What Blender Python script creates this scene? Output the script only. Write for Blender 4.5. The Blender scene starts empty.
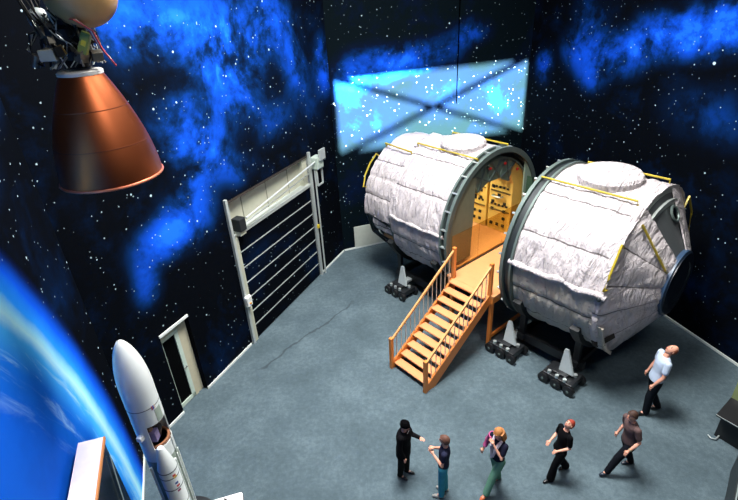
import bpy, bmesh, math, random
from mathutils import Vector, Matrix, noise, geometry
PI = math.pi
random.seed(7)
C = bpy.context.scene.collection
sc = bpy.context.scene

# ------------------------------------------------------------------ helpers
def lin(h):
    h = h.lstrip('#'); o = []
    for i in (0, 2, 4):
        c = int(h[i:i+2], 16)/255
        o.append(c/12.92 if c <= .04045 else ((c+.055)/1.055)**2.4)
    return (*o, 1)

_m = {}
def mat(name, col, rough=.6, metal=0., var=.12, vscale=6., bump=0., bscale=40., spec=.5, trans=0., alpha=1.):
    if name in _m: return _m[name]
    m = bpy.data.materials.new(name); m.use_nodes = True; _m[name] = m
    nt = m.node_tree; b = nt.nodes['Principled BSDF']
    c = lin(col)
    tc = nt.nodes.new('ShaderNodeTexCoord')
    n = nt.nodes.new('ShaderNodeTexNoise'); n.inputs['Scale'].default_value = vscale; n.inputs['Detail'].default_value = 4
    nt.links.new(tc.outputs['Object'], n.inputs['Vector'])
    mx = nt.nodes.new('ShaderNodeMix'); mx.data_type = 'RGBA'
    mx.inputs[6].default_value = (*[x*(1-var) for x in c[:3]], 1)
    mx.inputs[7].default_value = (*[min(1, x*(1+var)) for x in c[:3]], 1)
    nt.links.new(n.outputs['Fac'], mx.inputs[0]); nt.links.new(mx.outputs[2], b.inputs['Base Color'])
    b.inputs['Roughness'].default_value = rough; b.inputs['Metallic'].default_value = metal
    b.inputs['Specular IOR Level'].default_value = spec
    b.inputs['Transmission Weight'].default_value = trans; b.inputs['Alpha'].default_value = alpha
    if bump:
        n2 = nt.nodes.new('ShaderNodeTexNoise'); n2.inputs['Scale'].default_value = bscale; n2.inputs['Detail'].default_value = 3
        nt.links.new(tc.outputs['Object'], n2.inputs['Vector'])
        bp = nt.nodes.new('ShaderNodeBump'); bp.inputs['Strength'].default_value = bump; bp.inputs['Distance'].default_value = .02
        nt.links.new(n2.outputs['Fac'], bp.inputs['Height']); nt.links.new(bp.outputs['Normal'], b.inputs['Normal'])
    return m

class MB:
    def __init__(s): s.v = []; s.f = []
    def add(s, vs, fs):
        k = len(s.v); s.v += [tuple(v) for v in vs]; s.f += [tuple(i+k for i in f) for f in fs]; return s
    def box(s, x0, x1, y0, y1, z0, z1, M=None):
        vs = [Vector(p) for p in ((x0,y0,z0),(x1,y0,z0),(x1,y1,z0),(x0,y1,z0),(x0,y0,z1),(x1,y0,z1),(x1,y1,z1),(x0,y1,z1))]
        if M: vs = [M @ v for v in vs]
        return s.add(vs, [(3,2,1,0),(4,5,6,7),(0,1,5,4),(1,2,6,5),(2,3,7,6),(3,0,4,7)])
    def bar(s, p, q, w, h, up=(0,0,1)):
        p = Vector(p); q = Vector(q); d = (q-p); L = d.length; d.normalize()
        u = Vector(up); sx = d.cross(u)
        if sx.length < 1e-4: sx = d.cross(Vector((1,0,0)))
        sx.normalize(); u = sx.cross(d)
        M = Matrix((( *[0]*4,),)*4) if False else Matrix(((sx.x,d.x,u.x,p.x),(sx.y,d.y,u.y,p.y),(sx.z,d.z,u.z,p.z),(0,0,0,1)))
        return s.box(-w/2, w/2, 0, L, -h/2, h/2, M)
    def tube(s, pts, r, n=8, closed=False):
        pts = [Vector(p) for p in pts]; k = len(pts); rs = r if isinstance(r, (list, tuple)) else [r]*k
        vs = []; ref = Vector((0,0,1))
        for i, p in enumerate(pts):
            a = pts[(i-1) % k] if (closed or i > 0) else p; b = pts[(i+1) % k] if (closed or i < k-1) else p
            d = (b-a).normalized()
            x = d.cross(ref)
            if x.length < .05: x = d.cross(Vector((1,0,0)))
            x.normalize(); y = x.cross(d)
            for j in range(n):
                t = 2*PI*j/n; vs.append(p + (x*math.cos(t)+y*math.sin(t))*rs[i])
        fs = []
        for i in range(k if closed else k-1):
            for j in range(n):
                a = i*n+j; b = i*n+(j+1) % n; c = ((i+1) % k)*n+(j+1) % n; d = ((i+1) % k)*n+j
                fs.append((a, b, c, d))
        if not closed:
            fs.append(tuple(range(n))[::-1]); fs.append(tuple((k-1)*n+j for j in range(n)))
        return s.add(vs, fs)
    def cyl(s, p, q, r0, r1=None, n=20):
        return s.tube([p, q], [r0, r0 if r1 is None else r1], n)
    def lathe(s, prof, n=48, M=None, caps=True):     # profile (r, z) about z
        vs = []; fs = []
        for r, z in prof:
            for j in range(n):
                t = 2*PI*j/n; vs.append(Vector((r*math.cos(t), r*math.sin(t), z)))
        for i in range(len(prof)-1):
            for j in range(n):
                fs.append((i*n+j, i*n+(j+1) % n, (i+1)*n+(j+1) % n, (i+1)*n+j))
        if caps:
            if prof[0][0] > 1e-5: fs.append(tuple(range(n))[::-1])
            if prof[-1][0] > 1e-5: fs.append(tuple((len(prof)-1)*n+j for j in range(n)))
        if M: vs = [M @ v for v in vs]
        return s.add(vs, fs)
    def ball(s, c, r, n=16, sc_=(1,1,1)):
        prof = [(max(1e-4, math.sin(PI*i/n)), -math.cos(PI*i/n)) for i in range(n+1)]
        c = Vector(c)
        M = Matrix.Translation(c) @ Matrix.Diagonal((r*sc_[0], r*sc_[1], r*sc_[2], 1))
        return s.lathe(prof, n*2, M, caps=False)
    def build(s, name, m, parent=None, smooth=True, bevel=0.):
        me = bpy.data.meshes.new(name); me.from_pydata(s.v, [], s.f); me.materials.append(m)
        bm = bmesh.new(); bm.from_mesh(me)
        bmesh.ops.remove_doubles(bm, verts=bm.verts, dist=1e-6)
        bmesh.ops.recalc_face_normals(bm, faces=bm.faces); bm.to_mesh(me); bm.free()
        o = bpy.data.objects.new(name, me); C.objects.link(o)
        if parent: o.parent = parent
        if smooth:
            for p in me.polygons: p.use_smooth = True
            try: me.set_sharp_from_angle(angle=math.radians(35))
            except Exception: pass
        if bevel:
            md = o.modifiers.new('bevel', 'BEVEL'); md.width = bevel; md.segments = 2; md.limit_method = 'ANGLE'
        return o

def thing(name, label, cat, loc=(0,0,0), rz=0, group=None):
    o = bpy.data.objects.new(name, None); C.objects.link(o); o.empty_display_size = .2
    o.location = loc; o.rotation_euler = (0, 0, rz); o['label'] = label; o['category'] = cat
    if group: o['group'] = group
    return o
def tag(o, label, cat, group=None):
    o['label'] = label; o['category'] = cat
    if group: o['group'] = group
    return o
def struct(o): o['kind'] = 'structure'; return o
def copy_tree(o, parent=None):
    c = o.copy(); C.objects.link(c)
    if parent is not None: c.parent = parent
    for ch in list(o.children): copy_tree(ch, c)
    return c

# node helper for the murals
class NT:
    def __init__(s, m): s.nt = m.node_tree; s.L = s.nt.links.new
    def n(s, t, **k):
        x = s.nt.nodes.new(t)
        for a, b in k.items(): setattr(x, a, b)
        return x
    def put(s, sock, v):
        if isinstance(v, bpy.types.NodeSocket): s.L(v, sock)
        else: sock.default_value = v
    def math(s, op, a, b=0., c=None, clamp=False):
        x = s.n('ShaderNodeMath', operation=op, use_clamp=clamp); s.put(x.inputs[0], a); s.put(x.inputs[1], b)
        if c is not None: s.put(x.inputs[2], c)
        return x.outputs[0]
    def smooth(s, v, a, b, lo=0., hi=1.):
        x = s.n('ShaderNodeMapRange', interpolation_type='SMOOTHSTEP'); s.put(x.inputs[0], v)
        x.inputs[1].default_value = a; x.inputs[2].default_value = b; x.inputs[3].default_value = lo; x.inputs[4].default_value = hi
        return x.outputs[0]
    def ramp(s, f, stops):
        x = s.n('ShaderNodeValToRGB'); s.put(x.inputs[0], f); e = x.color_ramp.elements
        while len(e) > 1: e.remove(e[-1])
        e[0].position = stops[0][0]; e[0].color = stops[0][1]
        for p, c in stops[1:]:
            q = e.new(p); q.color = c
        return x.outputs[0]
    def mix(s, f, a, b, bt='MIX'):
        x = s.n('ShaderNodeMix', data_type='RGBA', blend_type=bt); s.put(x.inputs[0], f); s.put(x.inputs[6], a); s.put(x.inputs[7], b)
        return x.outputs[2]
    def noise(s, vec, scale, detail=5, rough=.6, dist=0.):
        x = s.n('ShaderNodeTexNoise'); s.L(vec, x.inputs['Vector']); x.inputs['Scale'].default_value = scale
        x.inputs['Detail'].default_value = detail; x.inputs['Roughness'].default_value = rough; x.inputs['Distortion'].default_value = dist
        return x.outputs['Fac']

def stars(N, co):
    out = None
    for scale, thr, seed, br in ((1.15, .06, 3., 1.), (2.5, .09, 11., .85), (4.4, .14, 23., .7), (7.5, .17, 31., .45)):
        mp = N.n('ShaderNodeVectorMath', operation='ADD'); N.L(co, mp.inputs[0]); mp.inputs[1].default_value = (seed, seed*1.7, seed*.3)
        v = N.n('ShaderNodeTexVoronoi'); N.L(mp.outputs[0], v.inputs['Vector']); v.inputs['Scale'].default_value = scale
        sep = N.n('ShaderNodeSeparateColor'); N.L(v.outputs['Color'], sep.inputs[0])
        t = N.math('MULTIPLY', N.math('POWER', sep.outputs[0], 1.6), thr)
        d = N.math('DIVIDE', v.outputs['Distance'], N.math('ADD', t, 1e-4))
        q = N.math('MULTIPLY', N.smooth(d, .55, 1.05, 1., 0.), br)
        out = q if out is None else N.math('MAXIMUM', out, q)
    return out

def mural(name, blobs, seed=0., earth=None, base=(.0009, .0017, .0034, 1)):
    m = bpy.data.materials.new(name); m.use_nodes = True; N = NT(m)
    b = m.node_tree.nodes['Principled BSDF']; b.inputs['Roughness'].default_value = .75; b.inputs['Specular IOR Level'].default_value = .04
    tc = N.n('ShaderNodeTexCoord').outputs['Object']
    off = N.n('ShaderNodeVectorMath', operation='ADD'); N.L(tc, off.inputs[0]); off.inputs[1].default_value = (seed, 0, seed*.5); co = off.outputs[0]
    tot = None
    for (u, z, ru, rz, w) in blobs:
        mp = N.n('ShaderNodeMapping'); N.L(tc, mp.inputs[0])
        mp.inputs['Scale'].default_value = (1/ru, 0, 1/rz); mp.inputs['Location'].default_value = (-u/ru, 0, -z/rz)
        ln = N.n('ShaderNodeVectorMath', operation='LENGTH'); N.L(mp.outputs[0], ln.inputs[0])
        k = N.smooth(ln.outputs['Value'], 0., 1.5, w, 0.)
        tot = k if tot is None else N.math('ADD', tot, k)
    cl = N.noise(co, .55, 7, .62, .4); cl2 = N.noise(co, 2.4, 6, .65, .2)
    cl3 = N.math('ADD', N.math('MULTIPLY', cl, .75), N.math('MULTIPLY', cl2, .25))
    s1 = N.smooth(cl3, .36, .62)
    if tot is None: tot = N.math('MULTIPLY', cl, 0.)
    tot = N.math('MINIMUM', tot, 1.15)
    neb = N.math('MULTIPLY', tot, N.math('ADD', N.math('MULTIPLY', s1, .95), .12))
    faint = N.math('MULTIPLY', N.smooth(cl3, .48, .7), .16)
    neb = N.math('MAXIMUM', neb, faint)
    col = N.ramp(neb, [(0., base), (.12, tuple(max(a, b_) for a, b_ in zip(base, (.001, .006, .022, 1)))), (.3, (.0015, .022, .11, 1)), (.55, (.004, .055, .42, 1)),
                       (.8, (.005, .085, .68, 1)), (1., (.012, .15, .9, 1))])
    if earth:
        u0, z0, R = earth
        mp = N.n('ShaderNodeMapping'); N.L(tc, mp.inputs[0]); mp.inputs['Scale'].default_value = (1, 0, 1); mp.inputs['Location'].default_value = (-u0, 0, -z0)
        ln = N.n('ShaderNodeVectorMath', operation='LENGTH'); N.L(mp.outputs[0], ln.inputs[0])
        d = N.math('SUBTRACT', ln.outputs['Value'], R)
        wv = N.math('MULTIPLY', N.math('SUBTRACT', N.noise(co, .9, 4), .5), .25)
        f = N.math('DIVIDE', N.math('ADD', N.math('ADD', d, wv), 3.), 5.)   # -3..2 -> 0..1
        ec = N.ramp(f, [(0., (.004, .085, .5, 1)), (.34, (.004, .10, .6, 1)), (.46, (.008, .17, .75, 1)), (.545, (.06, .45, .95, 1)), (.585, (.45, .85, .98, 1)),
                        (.605, (.3, .75, .98, 1)), (.64, (.02, .3, .95, 1)), (.70, (.004, .09, .7, 1)), (.76, (.002, .02, .16, 1)), (.84, (.0009, .0017, .0034, 1))])
        # cloud streaks parallel to the limb
        vec = N.n('ShaderNodeCombineXYZ'); N.L(N.math('MULTIPLY', d, 3.2), vec.inputs[0])
        sp = N.n('ShaderNodeSeparateXYZ'); N.L(tc, sp.inputs[0]); N.L(N.math('MULTIPLY', sp.outputs[2], .5), vec.inputs[1])
        cs = N.smooth(N.noise(vec.outputs[0], 1.6, 6, .6, .6), .5, .74)
        band = N.math('MULTIPLY', N.smooth(d, -1.7, -.35), N.smooth(d, -.1, .05, 1., 0.))
        ec = N.mix(N.math('MULTIPLY', N.math('MULTIPLY', cs, band), .75), ec, (.45, .78, .95, 1))
        dk = N.smooth(N.noise(co, .8, 5), .42, .7)
        inside = N.smooth(d, -1.2, -.4, 1., 0.)
        ec = N.mix(N.math('MULTIPLY', N.math('MULTIPLY', dk, inside), .3), ec, (.002, .045, .33, 1))
        isout = N.smooth(d, .5, .95)
        col = N.mix(isout, ec, col)
        st = N.math('MULTIPLY', stars(N, co), isout)
    else:
        st = stars(N, co)
    col = N.mix(st, col, (.62, .86, .95, 1))
    N.L(col, b.inputs['Base Color'])
    return m

# ------------------------------------------------------------------ the room
HT = 16.0
A = Vector((-5.71, 8.01, 0)); B = Vector((-1.05, 17.67, 0)); D = Vector((6.87, 20.34, 0))
RD = Vector((.2788, -.9603, 0)); ED = Vector((.3385, -.941, 0))
Y0 = -5.0
E_ = A + ED*((A.y-Y0)/.941); G = D + RD*((D.y-Y0)/.9603)
white_trim = mat('white_trim', 'd6dcd6', .45)

def wall_obj(name, P, Q, m, rects, t=.25, flip=False):
    """wall from P to Q; local x along the wall, local +y away from the room"""
    ang = math.atan2(Q.y-P.y, Q.x-P.x)
    b = MB()
    for (u0, u1, z0, z1) in rects: b.box(u0, u1, 0 if not flip else -t, t if not flip else 0, z0, z1)
    o = b.build(name, m, smooth=False); o.location = P; o.rotation_euler = (0, 0, ang)
    return struct(o)

LL = (B-A).length; LB = (D-B).length; LR = (G-D).length; LE = (E_-A).length; LG = (G-E_).length
m_left = mural('mural_milky_way_left', [(3.0,9.3,1.5,.9,.9),(5.2,8.9,1.6,1.0,1.),(7.6,8.9,1.4,1.0,.9),(5.6,7.7,1.5,1.1,1.),(8.7,7.6,.9,.9,.75),(10.4,7.4,.7,1.0,.9),
     (3.5,7.1,.9,.8,.75),(4.2,6.2,1.1,.8,.95),(3.2,5.0,1.0,.9,.8),(2.1,4.7,.9,.6,.8),(1.45,3.9,.45,.6,.6),(7.2,6.3,1.3,.7,.45),(5.2,5.4,.8,.5,.5),(9.3,6.2,.8,.8,.3)], 0.)
m_back = mural('mural_milky_way_back', [(1.7,7.2,1.3,.7,.85),(3.2,7.3,1.1,.6,.85),(4.6,7.5,1.,.6,.5),(5.7,8.0,.8,.5,.7),(.6,6.6,.8,.8,.5),(1.3,5.2,1.6,1.1,.22),(4.6,5.8,1.6,1.0,.2),(7.2,5.6,1.2,1.3,.24)], 14.3, base=(.0018, .0052, .0075, 1))
m_right = mural('mural_milky_way_right', [(.95,6.7,.55,.7,.9),(2.9,7.4,1.1,.8,.9),(4.6,7.4,1.2,.7,1.),(6.0,8.0,1.2,.7,1.),(7.3,8.2,1.2,.7,1.15),(8.4,8.5,1.0,.6,1.),(3.6,6.5,.8,.5,.6),(3.2,8.6,1.,.6,.6),(8.2,6.2,1.6,.8,.35)], 31.7)
m_earth = mural('mural_blue_planet', [(.6,8.6,.6,.6,.35),(2.0,7.6,.8,.4,.3)], 52.1, earth=(12.55, 0.1, 11.3))
m_plain = mat('dark_plaster', '10161f', .9)
SU0, SU1, SZ = 4.42, 8.72, 4.72          # shutter opening
DU0, DU1, DZ = 1.35, 2.28, 2.52          # recess opening
wall_obj('wall_left', A, B, m_left, [(-.0, DU0, 0, HT), (DU0, DU1, DZ, HT), (DU1, SU0, 0, HT), (SU0, SU1, SZ, HT), (SU1, LL, 0, HT)])
wall_obj('wall_back', B, D, m_back, [(0, LB, 0, HT)])
wall_obj('wall_right', D, G, m_right, [(0, LR, 0, HT)])
wall_obj('wall_front_left', A, E_, m_earth, [(0, LE, 0, HT)], flip=True)
wall_obj('wall_rear', E_, G, m_plain, [(-.3, LG+.3, 0, HT)], flip=True)

# floor
def poly_slab(name, outer, holes, z0, z1, m):
    loops = [[Vector((p[0], p[1], 0)) for p in outer]] + [[Vector((p[0], p[1], 0)) for p in h] for h in holes]
    flat = [p for l in loops for p in l]
    tris = geometry.tessellate_polygon(loops)
    n = len(flat); vs = [(p.x, p.y, z0) for p in flat]+[(p.x, p.y, z1) for p in flat]
    fs = [tuple(t) for t in tris]+[tuple(i+n for i in t) for t in tris]
    k = 0
    for l in loops:
        for i in range(len(l)):
            a = k+i; b_ = k+(i+1) % len(l); fs.append((a, b_, b_+n, a+n))
        k += len(l)
    return struct(MB().add(vs, fs).build(name, m, smooth=False))
fm = bpy.data.materials.new('grey_carpet'); fm.use_nodes = True; N = NT(fm)
fb = fm.node_tree.nodes['Principled BSDF']; fb.inputs['Roughness'].default_value = .92; fb.inputs['Specular IOR Level'].default_value = .15
tc = N.n('ShaderNodeTexCoord').outputs['Object']
n1 = N.noise(tc, .7, 5, .65); n2 = N.noise(tc, 9., 5, .7); n3 = N.noise(tc, 60., 2)
v = N.math('ADD', N.math('ADD', N.math('MULTIPLY', n1, .45), N.math('MULTIPLY', n2, .35)), N.math('MULTIPLY', n3, .2))
fc = N.ramp(N.smooth(v, .3, .7), [(0., lin('3c4a4f')), (.5, lin('4b5a60')), (1., lin('5d6d73'))])
# meandering dark joint in the carpet
sp = N.n('ShaderNodeSeparateXYZ'); N.L(tc, sp.inputs[0])
yy = N.math('ADD', sp.outputs[1], N.math('MULTIPLY', N.math('SUBTRACT', N.noise(tc, .9, 3), .5), 1.3))
xx = sp.outputs[0]
ln_ = N.math('SUBTRACT', yy, N.math('ADD', N.math('MULTIPLY', xx, 1.15), 14.6))
crack = N.math('MULTIPLY', N.smooth(N.math('ABSOLUTE', ln_), .02, .11, 1., 0.), N.math('MULTIPLY', N.smooth(xx, -3.6, -3.2), N.smooth(xx, -.9, -.5, 1., 0.)))
fc = N.mix(N.math('MULTIPLY', crack, .6), fc, lin('2b3338'))
N.L(fc, fb.inputs['Base Color'])
bp = N.n('ShaderNodeBump'); bp.inputs['Strength'].default_value = .35; bp.inputs['Distance'].default_value = .01; N.L(n3, bp.inputs['Height']); N.L(bp.outputs[0], fb.inputs['Normal'])
OUT = [(A.x-.3, A.y), (B.x-.2, B.y+.3), (D.x+.1, D.y+.4), (G.x+.4, G.y-.3), (E_.x-.3, E_.y-.3)]
poly_slab('floor', OUT, [], -.2, 0, fm)

# ceiling with a glazed roof light; the sun throws its cross-braced frame on the back wall
sd = Vector((.10, .995)).normalized(); tan_e = 1.11
def up_to_roof(u, z):
    w = B + (D-B).normalized()*u; k = (HT-z)/tan_e
    return (w.x-sd.x*k, w.y-sd.y*k)
H4 = [up_to_roof(.15, 6.78), up_to_roof(8.3, 6.78), up_to_roof(8.36, 3.75), up_to_roof(.15, 3.95)]
poly_slab('ceiling', OUT, [H4], HT, HT+.25, mat('ceiling_paint', '2a2d31', .9))
win = struct(bpy.data.objects.new('window_1', None)); C.objects.link(win); cx = sum(p[0] for p in H4)/4; cy = sum(p[1] for p in H4)/4
win.location = (cx, cy, HT)
fr = MB(); P4 = [Vector((p[0]-cx, p[1]-cy, .1)) for p in H4]
for i in range(4): fr.bar(P4[i], P4[(i+1) % 4], .08, .1)
fr.bar(P4[0], P4[2], .13, .06); fr.bar(P4[1], P4[3], .13, .06)
fr.build('window_frame', mat('steel_frame', '30343a', .5, .5), win, smooth=False)

# skirting strips
def strip(name, P, Q, u0, u1, side=1, h=.07, t=.03):
    ang = math.atan2(Q.y-P.y, Q.x-P.x); y0, y1 = (-t, 0) if side == 1 else (0, t)
    o = MB().box(u0, u1, y0, y1, 0, h).build(name, white_trim, smooth=False); o.location = P; o.rotation_euler = (0, 0, ang); return struct(o)
strip('baseboard_left', A, B, 0.03, DU0); strip('baseboard_left', A, B, DU1, SU0-.12); strip('baseboard_left', A, B, SU1+.18, LL-.03)
strip('baseboard_back', B, D, 0.03, LB-.03); strip('baseboard_right', D, G, .03, LR-.03); strip('baseboard_front_left', A, E_, .03, LE-.03, side=-1)
# plain service panel low on the back wall
o = MB().box(.5, 2.2, -.03, 0, .07, 1.0).build('trim_1', mat('pale_panel', 'b9c0b4', .6), smooth=False); o.location = B; o.rotation_euler = (0, 0, math.atan2(D.y-B.y, D.x-B.x)); struct(o)

o = MB().cyl((5.06, -.04, 5.5), (5.06, -.04, 15.9), .018, n=8).build('trim_2', mat('black_cable', '000000', 1., spec=0.)); o.location = B; o.rotation_euler = (0, 0, math.atan2(D.y-B.y, D.x-B.x)); struct(o)
# ---- sectional hall door
ang = math.atan2(B.y-A.y, B.x-A.x)
d1 = struct(bpy.data.objects.new('door_1', None)); C.objects.link(d1); d1.location = A; d1.rotation_euler = (0, 0, ang)
beige = mat('beige_metal', 'aeb09c', .5); galv = mat('galvanised', 'b4bcb8', .4, .3); dgrey = mat('dark_housing', '14191a', .6)
m_leaf = mural('mural_on_door', [(3, 30, 1, 1, .1)], 77.)
npan = 7; ph = 3.62/npan
for i in range(npan):
    MB().box(SU0+.06, SU1-.06, -.0, .05, .03+i*ph, .03+(i+1)*ph-.035).build('door_panel', m_leaf, d1, smooth=False)
    MB().box(SU0+.06, SU1-.06, -.012, .03, .03+(i+1)*ph-.033, .03+(i+1)*ph-.002).build('door_seam_rail', galv, d1, smooth=False)
MB().box(SU0+.03, SU1-.03, .02, .3, 0, .03).build('threshold', galv, d1, smooth=False)
MB().box(SU0-.02, SU1+.02, .2, .28, 3.62, SZ+.02).build('header_panel', beige, d1, smooth=False)
for u in (5.3, 6.5, 7.7): MB().box(u-.012, u+.012, .185, .2, 3.7, SZ).build('header_seam', mat('seam_grey', '7b7d70'), d1, smooth=False)
MB().box(SU0+.02, SU1-.02, -.04, .2, 3.64, 3.74).build('lintel_rail', galv, d1, smooth=False)
MB().box(SU0-.02, SU1+.02, .0, .25, SZ-.05, SZ+.03).build('header_trim', mat('dark_wood_trim', '35302a'), d1, smooth=False)
for u in (SU0-.06, SU1-.0): MB().box(u, u+.09, -.08, .1, 0, SZ+.12).build('guide_rail', galv, d1, smooth=False)
MB().box(SU0+.03, SU0+.2, -.04, .1, 0, 3.7).build('side_seal', beige, d1, smooth=False)
MB().box(SU1-.3, SU1-.02, .05, .25, 3.72, SZ).build('end_housing', beige, d1, smooth=False)
MB().cyl((SU1+.2, -.12, 0), (SU1+.2, -.12, 4.4), .03).build('cable_conduit', galv, d1)
MB().cyl((SU0+.5, -.2, 4.12), (SU1+.35, -.2, 4.5), .028).build('torsion_shaft', mat('pale_steel', 'ccd3d0', .35, .4), d1)
MB().cyl((SU0+.5, -.05, 3.9), (SU1-.1, -.05, 4.12), .02).build('shaft_rod', galv, d1)
mt = MB().box(SU0+.15, SU0+.42, -.24, .05, 3.82, 4.2).build('motor_housing', dgrey, d1, smooth=False, bevel=.02)
MB().box(SU0+.16, SU0+.4, -.2, 0, 3.7, 3.82).build('motor_bracket', beige, mt, smooth=False)
ch = MB().box(SU1+.14, SU1+.55, -.3, -.02, 4.2, 4.62).build('drive_housing', mat('pale_green_metal', 'a9b8ac', .45), d1, smooth=False, bevel=.02)
MB().box(SU1+.25, SU1+.62, -.36, -.3, 4.5, 4.86).build('drive_cover', galv, ch, smooth=False)
cf = MB()
for p, q in (((SU1+.2,-.2,3.6),(SU1+.55,-.2,3.6)),((SU1+.55,-.2,3.6),(SU1+.55,-.2,4.2)),((SU1+.2,-.2,3.6),(SU1+.2,-.2,4.2))): cf.bar(p, q, .05, .05)
cf.build('chain_guard', galv, ch, smooth=False)
sb = MB().box(SU0-.12, SU0+.1, -.2, -.08, 1.45, 1.78).build('control_box', mat('control_white', 'd8dad2', .4), d1, smooth=False, bevel=.02)
MB().cyl((SU0-.01, -.2, 1.55), (SU0-.01, -.23, 1.55), .03).build('push_button', mat('amber_button', 'c98a1c', .4), sb)
MB().box(SU1+.02, SU1+.12, -.14, -.08, 2.0, 2.12).build('sensor', mat('yellow_plastic', 'c8b01e', .4), d1, smooth=False)

# ---- recessed small door
d2 = struct(bpy.data.objects.new('door_2', None)); C.objects.link(d2); d2.location = A; d2.rotation_euler = (0, 0, ang)
wl = mat('recess_paint', 'b5b096', .7)
MB().box(DU1-.02, DU1+.1, .25, 1.5, 0, DZ+.1).box(DU0-.1, DU0, .25, 1.5, 0, DZ+.1).box(DU0-.1, DU1+.1, .25, 1.5, DZ, DZ+.1).build('recess_lining', wl, d2, smooth=False)
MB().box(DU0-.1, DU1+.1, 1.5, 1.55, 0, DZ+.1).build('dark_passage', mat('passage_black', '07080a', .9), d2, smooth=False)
MB().box(DU0-.02, DU1+.0, -.03, .0, DZ-.02, DZ+.05).build('lintel_strip', white_trim, d2, smooth=False)
f_ = MB(); fy0, fy1 = .14, .24
f_.box(DU0, DU0+.05, fy0, fy1, 0, 2.4).box(DU1-.3, DU1-.2, fy0, fy1, 0, 2.4).box(DU0, DU1-.2, fy0, fy1, 2.3, 2.4).build('door_frame', wl, d2, smooth=False)
MB().box(DU1-.2, DU1, fy0+.02, fy1, 0, DZ).build('frame_side_panel', wl, d2, smooth=False)
MBl = MB(); lx0, lx1 = DU0+.05, DU1-.3
MBl.box(lx1-.12, lx1, fy0, fy1-.03, .02, 2.3).box(lx0, lx1, fy0, fy1-.03, .02, .14).box(lx0, lx1, fy0, fy1-.03, 2.2, 2.3).box(lx0, lx0+.06, fy0, fy1-.03, .02, 2.3)
lf = MBl.build('door_leaf', mat('pale_green_leaf', 'b8c8ba', .4), d2, smooth=False)
MB().box(lx0+.05, lx1-.11, fy0+.03, fy1-.04, .13, 2.21).build('glass_pane', mat('dark_pane', '020304', .9, spec=.05), lf, smooth=False)
MB().tube([(lx1-.06, fy0, 1.1), (lx1-.06, fy0-.05, 1.1), (lx1-.16, fy0-.05, 1.1)], .012).build('door_handle', mat('chrome', 'c9ced2', .25, .9), lf)

# ------------------------------------------------------------------ space station modules
TH = -.884; O = Vector((5.28, 12.36, 0)); CZ = 2.9
def wpt(s, n, z=0.):     # module frame: s along the axis, n towards the viewer's side
    return Vector((O.x+s*math.cos(TH)+n*math.sin(TH), O.y+s*math.sin(TH)-n*math.cos(TH), z))
def cp(s, T, R=2.27):
    t = math.radians(T); return Vector((s, R*math.cos(t), R*math.sin(t)+CZ))

def blanket(name, seams, tint='ccc5c5'):
    m = bpy.data.materials.new(name); m.use_nodes = True; N = NT(m)
    b = m.node_tree.nodes['Principled BSDF']; b.inputs['Roughness'].default_value = .6; b.inputs['Specular IOR Level'].default_value = .3
    tc = N.n('ShaderNodeTexCoord').outputs['Object']; sp = N.n('ShaderNodeSeparateXYZ'); N.L(tc, sp.inputs[0])
    an = N.math('ARCTAN2', N.math('SUBTRACT', sp.outputs[2], CZ), sp.outputs[1])
    an = N.math('MODULO', N.math('ADD', an, 2*PI), 2*PI)
    arc = N.math('MULTIPLY', an, 2.25)
    wob = N.math('MULTIPLY', N.math('SUBTRACT', N.noise(tc, 3., 3), .5), .09)
    line = None
    for T in seams:
        d = N.math('ABSOLUTE', N.math('ADD', N.math('SUBTRACT', arc, math.radians(T % 360)*2.25), wob))
        q = N.smooth(d, .010, .028, 1., 0.); line = q if line is None else N.math('MAXIMUM', line, q)
    cv = N.n('ShaderNodeCombineXYZ'); N.L(sp.outputs[0], cv.inputs[0]); N.L(arc, cv.inputs[1])
    vo = N.n('ShaderNodeTexVoronoi', voronoi_dimensions='2D'); vo.inputs['Scale'].default_value = 4.2; vo.inputs['Randomness'].default_value = .25; N.L(cv.outputs[0], vo.inputs['Vector'])
    dots = N.smooth(vo.outputs['Distance'], .05, .1, .45, 0.)
    base = N.mix(N.noise(tc, 2.2, 5), lin('b2abab'), lin(tint))
    base = N.mix(dots, base, lin('6d6566'))
    if line is not None: base = N.mix(N.math('MULTIPLY', line, .85), base, lin('3c3836'))
    N.L(base, b.inputs['Base Color'])
    mpv = N.n('ShaderNodeMapping'); mpv.inputs['Scale'].default_value = (5., 1.3, 1.3); N.L(tc, mpv.inputs[0])
    h1 = N.noise(mpv.outputs[0], 1.4, 6, .6, 1.2); h2 = N.noise(tc, 14., 4, .6, .5)
    h3 = N.noise(mpv.outputs[0], .7, 3, .5, 2.5)
    h = N.math('ADD', N.math('ADD', N.math('MULTIPLY', h1, 1.1), N.math('MULTIPLY', h2, .16)), N.math('MULTIPLY', h3, 1.3))
    bp = N.n('ShaderNodeBump'); bp.inputs['Strength'].default_value = 1.; bp.inputs['Distance'].default_value = .09; N.L(h, bp.inputs['Height']); N.L(bp.outputs[0], b.inputs['Normal'])
    return m

def wrinkle(s, arc, seed, amp):
    a = noise.noise(Vector((s*2.6+seed, arc*.7+seed*2, 3.1)))
    b = noise.noise(Vector((s*5.5+arc*1.2+seed, arc*1.6, 9.7)))
    c = noise.noise(Vector((s*1.1-arc*1.7+seed, arc*.9, 1.3)))
    r = (1-abs(b)*2)*.5
    f = noise.noise(Vector((s*9+seed, arc*2.2+s*2, 4.4)))
    return amp*(a*1.2+c*1.1+r*1.2+f*.8)

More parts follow.
